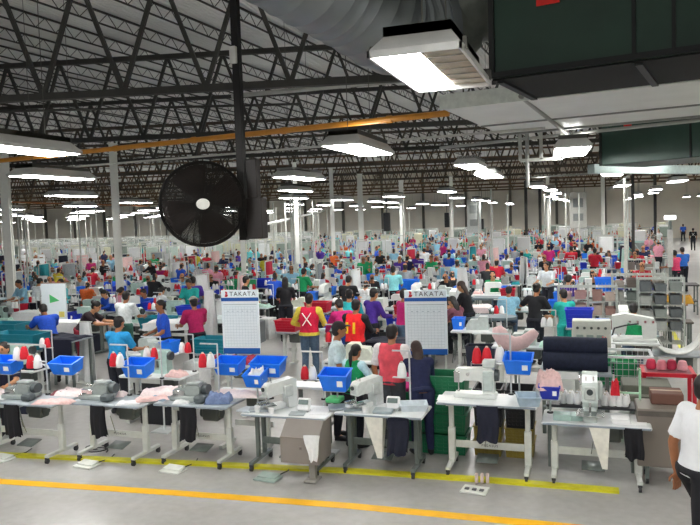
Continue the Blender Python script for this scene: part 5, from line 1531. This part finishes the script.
# grey boards and black speakers hung in the distance
for px, py, d, w, h, c, lab in ((474, 216, 55, 1.1, 2.6, '#b4b8b4', 'pale tall notice board hung mid-hall, nearer the middle'), (578, 210, 55, 1.3, 2.8, '#c4c4be', 'pale tall notice board hung mid-hall, nearer the side aisle')):
    p = pd(px, py, d); root = empty('hanging_board', p, radians(15), lab, 'board')
    MB().box((0, 0, 0), (w, .06, h), bev=.01).build('panel', M(c, .5), root)
    for zz, hh in ((h*.2, h*.25), (-h*.2, h*.2)): MB().box((0, -.035, zz), (w*.6, .01, hh)).build('printed_sheet', M('#8c918e', .6), root)
    mb = MB()
    for s in (-1, 1): mb.tube([(s*w*.4, 0, h/2), (s*w*.4, 0, 8.4-p.z)], .015, 5)
    mb.build('hanging_wire', STEEL, root)
for px, py, d, w, h, lab in ((387, 222, 42, .35, 1.1, 'black tall speaker box hung over the middle of the hall'), (447, 220, 48, .3, 1.0, 'black tall speaker box hung beside the first pale notice board'), (482, 224, 60, .3, .9, 'small black speaker box hung just past the pale notice board')):
    p = pd(px, py, d); root = empty('hanging_speaker', p, 0, lab, 'speaker')
    MB().box((0, 0, 0), (w, .3, h), bev=.02).build('cabinet', BLK, root); MB().box((0, -.155, 0), (w*.8, .01, h*.9)).build('grille', M('#26282c', .7), root)
    MB().tube([(0, 0, h/2), (0, 0, 8.4-p.z)], .02, 5).build('hanging_rod', STEEL, root)
# navy covered table, white sheets on a frame at the far end
def drape(px, py, z, w, d, mat, label, seed=0, drop=.55, rz=0):
    p = pz(px, py, z); root = empty('draped_table', (p.x, p.y, 0), rz, label, 'table')
    MB().box((0, 0, z-.02), (w, d, .03)).build('tabletop', TOPG, root)
    for sx in (-1, 1):
        for sy in (-1, 1): MB().box((sx*w*.44, sy*d*.42, z/2-.02), (.04, .04, z-.04)).build('leg', LEGG, root)
    mb = cloth_mb(w*1.02, d*1.05, .07, seed, 18); mb.v = [(x, y, v+z-.004) for x, y, v in mb.v]
    h = hang_mb(w*.96, drop, .06, seed+3); mb.add([(x, y-d*.53, v+z+.02) for x, y, v in h.v], h.f)
    mb.build('cloth_cover', mat, root, angle=3); KEEP.append((p.x, p.y, max(w, d)*.55)); KEEP.append((p.x-w*.35, p.y, d*.5)); KEEP.append((p.x+w*.35, p.y, d*.5))
drape(45, 336, .95, 1.0, .6, NAVYF, 'table heaped with navy cloth behind the blue bins of the first tables', 5)
drape(68, 338, 1.0, .7, .6, fabric('#10132a'), 'table draped in near-black cloth next to the navy heap', 6, .65)
drape(65, 322, 1.05, 1.0, .35, WHITEF, 'white sheet over a table behind the near-black drape', 7, .3)
drape(33, 312, 1.0, .9, .5, WHITEF, 'white sheet over a table beside the royal blue shirt', 8, .3)
drape(172, 322, 1.05, 1.1, .6, WHITEF, 'white sheet over a table before the dark pink shirt', 9, .15, .2)
drape(115, 296, 1.0, 1.3, .5, WHITEF, 'white sheet over a table before the white shirt', 10, .25)
drape(215, 318, .98, .9, .5, M('#d8e4e2', .5), 'pale table beside the first chart board', 11, .1)
drape(395, 341, .85, 1.1, .7, NAVYF, 'dark navy cloth on a table behind the pink-vest man', 12, .4)
drape(470, 307, .95, 1.0, .6, PINKW, 'pale pink cloth on the desk by the second chart board', 13, .12)
for px, py, zt, h, w, mat, lab in ((85, 322, 1.25, 1.2, .38, WHITEF, 'white sheet hung to the floor behind the overlock machine of the second table'), (209, 290, 1.75, 1.1, .35, WHITEF, 'long white sheet hung past the dark pink shirt'), (462, 268, 1.9, 1.0, .35, WHITEF, 'white cone-shaped sheet hung over the desk by the woman in black')):
    p = pz(px, py, zt); root = empty('sheet_stand', (p.x, p.y, 0), 0, lab, 'sheet stand')
    hm = hang_mb(w*.6, h, .16, 3, -.9); hm.v = [(x, y, z+zt) for x, y, z in hm.v]; hm.build('sheet', mat, root, angle=3)
    MB().cyl((0, .02, 0), (0, .02, zt), .015).bar((-w*.4, .02, zt), (w*.4, .02, zt), .025).box((0, .02, .015), (.4, .4, .03)).build('stand', LEGW, root); KEEP.append((p.x, p.y, .4))
# dark red cloth rolls before the first chart board
p = pz(232, 357, .95)
t = lite_table(.9, .5, .86, TOPG); t.location = (p.x, p.y, 0); t['label'] = 'grey table below the first chart board'; KEEP.append((p.x, p.y, .6))
cloth('maroon_cloth', fabric('#8c1f3c'), .8, .35, .16, (p.x, p.y, .86), .1, 61, 'dark red cloth heap below the first chart board')
# ------------------------------------------------------------------ the work rows: first rows with parts, then lighter ones, then the far crowd
ORD = ['first', 'second', 'third', 'fourth', 'fifth', 'sixth', 'seventh', 'eighth', 'ninth', 'tenth', 'eleventh', 'twelfth', 'thirteenth', 'fourteenth', 'fifteenth', 'sixteenth', 'seventeenth', 'eighteenth', 'nineteenth', 'twentieth', 'twenty-first', 'twenty-second', 'twenty-third', 'twenty-fourth']
rng = random.Random(77)
SH = [('royal blue', '#1d52c4', 14), ('pale blue', '#8fc4dc', 13), ('white', '#dfe4e6', 12), ('grey', '#8d9498', 8), ('black', '#15161b', 12), ('red', '#c01a34', 9), ('teal', '#159a94', 8),
      ('pink', '#e09aac', 6), ('magenta', '#b41a6a', 5), ('green', '#12955a', 5), ('navy', '#1b2348', 6), ('purple', '#4c2c94', 4), ('aqua', '#6ccfd4', 5), ('orange', '#d86428', 2), ('yellow', '#dcd040', 2)]
SHM = {n: fabric(h) for n, h, w in SH}
def pick(u):
    wts = []
    for n, h, w in SH:
        if u > 470 and n in ('red', 'black', 'grey'): w *= 2.2
        if 250 < u < 470 and n in ('royal blue', 'pale blue', 'teal'): w *= 1.8
        if u < 120 and n in ('white', 'pale blue', 'pink'): w *= 1.8
        wts.append(w)
    return rng.choices([s[0] for s in SH], wts)[0]
TRM = [DTR, JEAN, GTR, BLKF]
# prototypes
JS = [skeleton('sit', .22, *WORK, (.25, 0)), skeleton('sit', .35, *REACH, (.3, 0), True), skeleton('stand', .15, *WORK, (.2, 0)), skeleton('stand', .3, *REACH, (.25, 0), True), skeleton('stand', .05, ((-.3, .2, -1), (.1, .8, -.3)), ((.3, .2, -1), (-.1, .8, -.3)), (0, .3))]
HST = ['short', 'pony', 'short', 'bun', 'short']
POSE = ['seated', 'seated', 'standing', 'standing', 'standing']
P1 = [make_person(J, sk[i % 4], fabric('#8fc4dc'), DTR, HST[i], 'black', 'short' if i % 2 == 0 else 'long', female=(i in (1, 3)), voxel=.024, fingers=False, label='x', shoes=False) for i, J in enumerate(JS)]
P2 = []
for i, J in enumerate(JS):
    o = obj('person', lite_person(J, sk[i % 4], fabric('#8fc4dc'), DTR, HST[i], 'short' if i % 2 == 0 else 'long', female=(i in (1, 3)))); tag(o, 'x', 'person'); P2.append(o)
LT1 = [lite_table(1.12, .56, .8, tp, lg) for tp, lg in ((TOPW, LEGW), (TOPG, LEGW), (M('#c4d6d6', .35), LEGG))]
LT2 = [lite_table(1.12, .56, .8, tp, lg, False) for tp, lg in ((TOPW, LEGW), (TOPG, LEGW), (M('#bcd2d4', .35), LEGG))]
MK = [('flat', MCH), ('over', M('#b9c2bf', .3)), ('tack', MCH), ('flat', M('#a9c4bc', .3)), ('over', M('#cdd2c4', .3))]
LM1 = [lite_machine(k, True, b) for k, b in MK]; LM2 = [lite_machine(k, False, b) for k, b in MK]
BINM = {'blue': BLUEB, 'deep blue': BLUE2, 'teal': TEAL, 'red': REDB, 'white': M('#dfe4e4', .4), 'green': M('#169a60', .4)}
BP = make_bin(BLUEB, .24, .34, .22); BP2 = tag(bin_mb(.26, .36, .24).build('plastic_bin', BLUEB, smooth=False), 'x', 'bin')
CLM = {'pink': PINKF, 'white': WHITEF, 'navy': NAVYF, 'teal': fabric('#1c8c96'), 'pale green': fabric('#b4d6c8'), 'grey': fabric('#9aa2a6'), 'red': fabric('#b01c38')}
CP = [tag(cloth_mb(.3, .24, .13, 200+i, 9).build('cloth_heap', PINKF, angle=3), 'x', 'fabric') for i in range(3)]
STP = make_stand(.6, .26, 1)
LS = tag(MB().cyl((.12, 0, 0), (.12, 0, .62), .012, seg=6).bar((.13, 0, .62), (-.13, 0, .62), .02).bar((.13, 0, .3), (-.13, 0, .3), .05, .014).build('thread_stand', M('#d2d6d6', .35, .3)), 'x', 'thread stand')
CO2 = {'red': tag(cone_mb(.22, .065).build('thread_cone', RED), 'x', 'thread cone'), 'white': tag(cone_mb(.22, .065).build('thread_cone', WHT), 'x', 'thread cone')}
def box_under(c, w, d, h): return tag(bin_mb(w, d, h, .015, .9).build('shade_tub', M(c, .5), smooth=False), 'x', 'tub')
UB = [box_under(c, .6, .34, .46) for c in ('#1a1c22', '#22283c', '#123f4c', '#2a2d30')]  # dark tubs added to stand in for the black shade under tables
STOOL = make_stool(.555)
FR = empty('garment_rack', (0, 0, 0), 0, 'x', 'rack')
mb = MB()
for s in (-1, 1): mb.bar((s*.5, 0, .03), (s*.5, 0, 1.65), .035); mb.bar((s*.5, -.25, .03), (s*.5, .25, .03), .04)
mb.bar((-.5, 0, 1.65), (.5, 0, 1.65), .035); mb.build('frame', LEGW, FR)
hm = hang_mb(.7, .9, .2, 8); hm.v = [(x, y, z+1.63) for x, y, z in hm.v]; hm.build('hung_cloth', WHITEF, FR, angle=3)
PAPS = tag(MB().box((0, 0, .012), (.14, .24, .024), rz=.05).box((.0, .08, .006), (.13, .2, .012), rz=-.2).build('paper_sheets', PAPER), 'x', 'papers')
CARTON = tag(MB().box((0, 0, .28), (.36, .42, .56), bev=.01).build('carton', M('#8a6a4c', .7)), 'x', 'carton')
LAMP = empty('task_lamp', (0, 0, 0), 0, 'x', 'lamp')
MB().tube([(0, 0, 0), (0, 0, .5), (0, -.12, .62), (0, -.28, .6)], .012, 6).build('arm', LEGW, LAMP); MB().cyl((0, -.28, .6), (0, -.34, .54), .03, .06, 10).build('shade', MCH, LAMP)
PROTOS = [PAPS, CARTON] + P1 + P2 + LT1 + LT2 + LM1 + LM2 + [BP, BP2, STP, LS, STOOL, FR, LAMP] + CP + UB + list(CO2.values())
GRP = {}
def hides(x, y, w=.3):
    u, v, d = proj((x, y, 1)); return any(y < b and y > b - 4.5 and abs(u-a) < c + w*F/d for a, b, c in SEEN)
def free(x, y, r=.0): return all((x-a)**2 + (y-b)**2 > (c+r)**2 for a, b, c in KEEP)
count = dict(person=0, table=0, cone=0)
ROWY = []; y = 9.5
while y < 35.5: ROWY.append(y); y += 1.62
for ri, Y in enumerate(ROWY):
    near1 = Y < 18.5
    face_away = ri % 3 != 1
    xs = []
    x = pY(652, 300, Y).x - .5 + rng.uniform(-.2, .2)
    xl = pY(-6, 300, Y).x
    while x > xl - .4:
        xs.append(x); x -= 1.36 + rng.uniform(-.05, .12)
    rowname = ORD[ri] + ' row behind front tables'
    for si, x in enumerate(xs):
        yy = Y + rng.uniform(-.08, .08); u, v, dd = proj((x, yy, .9))
        if u < -12: continue
        if not free(x, yy, .3): continue
        if Y < 12 and u > 520: continue
        if Y < 10 and u > 225: continue
        spot = '%s from side aisle, %s' % (ORD[min(si, 23)], rowname)
        def lab(what, near_what=None):
            if ri < 6: return dict(label='%s, %s' % (what, spot), group=None)
            zone = 'middle work rows' if Y < 34 else 'farther work rows'
            side = 'beyond the fan' if u < 250 else ('down the hall middle' if u < 470 else 'towards the side aisle')
            t = '%s in the %s %s' % (what, zone, side)
            return dict(label=t, group=t)
        rz = 0 if face_away else pi
        sgn = 1 if face_away else -1
        # table and machine
        ti = rng.choice((0, 0, 1, 2)); col = ('white', 'grey', 'pale green')[ti]
        place((LT1 if near1 else LT2)[ti], (x, yy, 0), rz + rng.uniform(-.03, .03), **lab(col + '-topped sewing table'))
        mi = rng.randrange(5)
        place((LM1 if near1 else LM2)[mi], (x - sgn*.04 + rng.uniform(-.02, .02), yy + .04*sgn, .802), rz + rng.uniform(-.06, .06), **lab(('white flat-bed', 'pale compact', 'white tall-armed', 'pale green flat-bed', 'cream compact')[mi] + ' sewing machine'))
        # person
        py_ = yy - sgn*.6
        if rng.random() < (.9 if Y > 10 else 0) and free(x, py_, .14) and not hides(x, py_):
            c = pick(u); k = rng.choices(range(5), (3, 3, 2, 2, 1.5))[0]
            px_ = x + rng.uniform(-.2, .2)
            tr = rng.choice(TRM)
            L = lab('%s person in %s top' % (POSE[k], c))
            rr = rz + rng.uniform(-.4, .4) + (rng.choice((0, 0, 0, 1.2, -1.2)) if k == 4 else 0)
            if near1: place(P1[k], (px_, py_, 0), rr, mats={'shirt': SHM[c], 'trousers': tr, 'person': sk[rng.randrange(4)]}, **L)
            else: place(P2[k], (px_, py_, 0), rr, mats={'person': [sk[rng.randrange(4)], SHM[c], tr]}, **L)
            count['person'] += 1
            if k < 2 and near1:
                place(STOOL, (px_ + sin(rr)*.02, py_ - cos(rr)*.02, 0), rr, **lab('stool under person in %s' % c))
        # things on and under the table
        if rng.random() < (.6 if Y < 30 else .7):
            b = rng.choices(list(BINM), (8, 4, 3, 2, 3, 1))[0]
            place(BP if near1 else BP2, (x - sgn*.44, yy + sgn*.06, .802), rz + rng.uniform(-.08, .08), mats={'plastic_bin': BINM[b]}, **lab(b + ' bin on table'))
        if rng.random() < .62:
            b = rng.choices(list(CLM), (4, 6, 2, 2, 2, 2, 1))[0]
            place(CP[rng.randrange(3)], (x + sgn*.41, yy - sgn*.13, .802), rng.choice((0, pi)) + rng.uniform(-.1, .1), mats={'cloth_heap': CLM[b]}, **lab(b + ' cloth heap on table'))
        if Y < 29 and rng.random() < .8:
            sx = x + sgn*.4; sy = yy + sgn*.2
            place(STP if near1 else LS, (sx, sy, .802), 0, **lab('white thread stand on table'))
            for q, nm in (() if count['cone'] > 285 else (-.06, rng.choice(('red', 'white'))), (.05, rng.choice(('white', 'white', 'red')))):
                count['cone'] += 1; zt = .802 + .306 if near1 else .802 + .307
                place(CO2[nm], (sx + q - .02, sy, zt), 0, scale=.8, **lab('%s %s thread cone' % ('outer' if q < 0 else 'inner', nm) if ri < 6 else '%s thread cone on a stand' % nm))
        if rng.random() < .95:
            place(UB[rng.randrange(4)], (x + rng.uniform(-.03, .03), yy + sgn*.03, 0), 0, **lab('dark tub added as shade under table'))
        if Y > 12 and rng.random() < (.12 if Y < 30 else .2):
            b = rng.choices(list(CLM), (3, 8, 2, 1, 3, 3, 1))[0]
            if free(x + .68, yy + sgn*.75, .5) and not hides(x + .68, yy + sgn*.75, .5) and not (Y < 22 and u > 560): KEEP.append((x + .68, yy + sgn*.75, .5)); place(FR, (x + .68, yy + sgn*.75, 0), rng.uniform(-.3, .3) + pi/2, mats={'hung_cloth': CLM[b]}, **lab('rack hung with %s cloth' % b))
        if rng.random() < .45:
            place(PAPS, (x - sgn*.08, yy - sgn*.195, .802), pi/2 + rng.uniform(-.1, .1), **lab('white papers on table'))
        if rng.random() < .3 and Y > 11:
            b = rng.choice(('white', 'brown', 'grey')); qx, qy = x + .64, yy - sgn*.5
            if free(qx, qy, .1): place(CARTON, (qx, qy, 0), rng.uniform(-.2, .2), mats={'carton': {'white': M('#d4d6d4', .6), 'brown': M('#8a6a4c', .7), 'grey': M('#6c7072', .6)}[b]}, **lab(b + ' carton on the floor'))
        count['table'] += 1
for p in PROTOS:
    if p.name not in USED:
        for q in list(p.children_recursive) + [p]: bpy.data.objects.remove(q, do_unlink=True)
print('COUNT', count)
# thin pale power poles rising from the rows to the lights
PP = tag(MB().cyl((0, 0, 0), (0, 0, 4.1), .035, seg=6).box((0, 0, 1.5), (.1, .07, .3)).build('power_pole', M('#d4d6ce', .5)), 'x', 'pole')
for k in range(95):
    Y = rng.uniform(21, 78); u = rng.choice((rng.uniform(0, 340), rng.uniform(0, 660)))
    p = pY(u, 250, Y)
    if not free(p.x, Y, .1): continue
    z = 'thin pale power pole rising from the rows ' + ('beyond the fan' if u < 250 else ('down the hall middle' if u < 470 else 'towards the side aisle'))
    place(PP, (p.x, Y, 0), 0, z, z)
# ------------------------------------------------------------------ the far crowd, too many to count: one object per stuff
def simp(me):
    return [tuple(v.co) for v in me.vertices], [tuple(p.vertices) for p in me.polygons], [p.material_index for p in me.polygons]
FM = [simp(lite_person(J, sk[0], SHM['white'], DTR, 'short', 'short', voxel=.085)) for J in (JS[0], JS[2], JS[4])]
PALN = [n for n, h, w in SH]
crowd = MB(); ftab = MB(); fmac = MB(); fbin = MB(); frack = MB()
cm = [sk[0], sk[2], DTR, HAIRC['black']] + [SHM[n] for n in PALN]
def addx(mb, tmpl, x, y, z, rz, remap=None, sc=1):
    vs, fs, ms = tmpl; c, s = cos(rz)*sc, sin(rz)*sc; o = len(mb.v)
    mb.v.extend([(x + c*a - s*b, y + s*a + c*b, z + d*sc) for a, b, d in vs])
    mb.f.extend([tuple(i + o for i in f) for f in fs]); mb.m.extend([remap[m] if remap else m for m in ms])
tt = MB().box((0, 0, .78), (1.15, .56, .05)).box((-.42, 0, .39), (.06, .4, .76)).box((.42, 0, .39), (.06, .4, .76)); TT = (tt.v, tt.f, [0]*len(tt.f))
m1 = MB().box((0, 0, .84), (.5, .18, .08)).box((.16, 0, 1.0), (.14, .14, .3)).box((-.05, 0, 1.12), (.42, .13, .12)); m2 = MB().box((0, 0, .95), (.4, .3, .3)).box((.1, 0, 1.15), (.12, .12, .2))
ths = MB().bar((.3, .1, .8), (.3, .1, 1.55), .03).bar((.3, .1, 1.5), (0, .1, 1.5), .03)
b1 = bin_mb(.45, .32, .24); BB = (b1.v, b1.f, [0]*len(b1.f))
rk = MB()
for s in (-1, 1): rk.bar((s*.55, 0, 0), (s*.55, 0, 1.9), .05)
rk.bar((-.55, 0, 1.9), (.55, 0, 1.9), .05).bar((-.55, 0, 1.2), (.55, 0, 1.2), .04)
hs = MB().box((0, 0, 1.45), (.75, .12, .8), bev=.05)
binm = [BLUEB, BLUE2, TEAL, REDB, BINM['white'], BINM['green']]
rackm = [LEGW, WHITEF, fabric('#d8d8bc'), fabric('#b8c8bc'), fabric('#8c9a90')]
Y = ROWY[-1] + 1.8; nfar = 0
while Y < YB - 1.5:
    x = pY(655, 240, Y).x
    xl = max(pY(-5, 240, Y).x, XL + 2)
    while x > xl:
        yy = Y + rng.uniform(-.3, .3); u, v, dd = proj((x, yy, 1))
        if any(abs(x-a) < .95 and abs(yy-b) < .95 for a, b, c in COLS): x -= 1.4; continue
        sg = rng.choice((1, 1, -1)); rz = 0 if sg > 0 else pi
        addx(ftab, TT, x, yy, 0, rz); mm = m1 if rng.random() < .6 else m2
        addx(fmac, (mm.v, mm.f, [rng.choice((0, 0, 1, 2))]*len(mm.f)), x, yy, 0, rz)
        if rng.random() < .5: addx(fmac, (ths.v, ths.f, [0]*len(ths.f)), x, yy, 0, rz)
        dens = .97 if u > 230 else .75
        if rng.random() < dens:
            sh = 4 + PALN.index(pick(u)); t = FM[rng.choices((0, 1, 2), (2, 2, 1))[0]]
            addx(crowd, t, x + rng.uniform(-.3, .3), yy - sg*.65, 0, rz + rng.uniform(-.5, .5), {0: rng.choice((0, 1)), 1: sh, 2: 2, 3: 3})
        if rng.random() < .7: addx(fbin, (BB[0], BB[1], [rng.choices(range(6), (8, 4, 3, 2, 4, 1))[0]]*len(BB[1])), x - .35, yy + .1, .81, rz)
        if rng.random() < (.75 if u < 300 else .2):
            addx(frack, (rk.v, rk.f, [0]*len(rk.f)), x + .7, yy + .5, 0, rng.uniform(-.4, .4))
            if rng.random() < .7: addx(frack, (hs.v, hs.f, [rng.choice((1, 1, 2, 3, 4))]*len(hs.f)), x + .7, yy + .5, 0, rng.uniform(-.4, .4))
        x -= 1.4 + rng.uniform(-.1, .2); nfar += 1
    Y += 1.9
def stuff(mb, name, mats, label, cat): tag(mb.build(name, mats, smooth=False), label, cat, kind='stuff')
stuff(crowd, 'distant_crowd', cm, 'crowd of small far workers in many coloured shirts filling the back of the hall', 'crowd')
stuff(ftab, 'distant_tables', [M('#a8b2b2', .4)], 'mass of tiny white-topped tables at the back of the hall', 'tables')
stuff(fmac, 'distant_machines', [M('#cfd4cc', .4), M('#a9c4bc', .3), M('#8b9292', .4)], 'mass of tiny pale sewing machines at the back of the hall', 'machines')
stuff(fbin, 'distant_bins', binm, 'mass of tiny coloured bins at the back of the hall', 'bins')
stuff(frack, 'distant_racks', rackm, 'mass of pale frames and hung cloths at the back of the hall', 'racks')
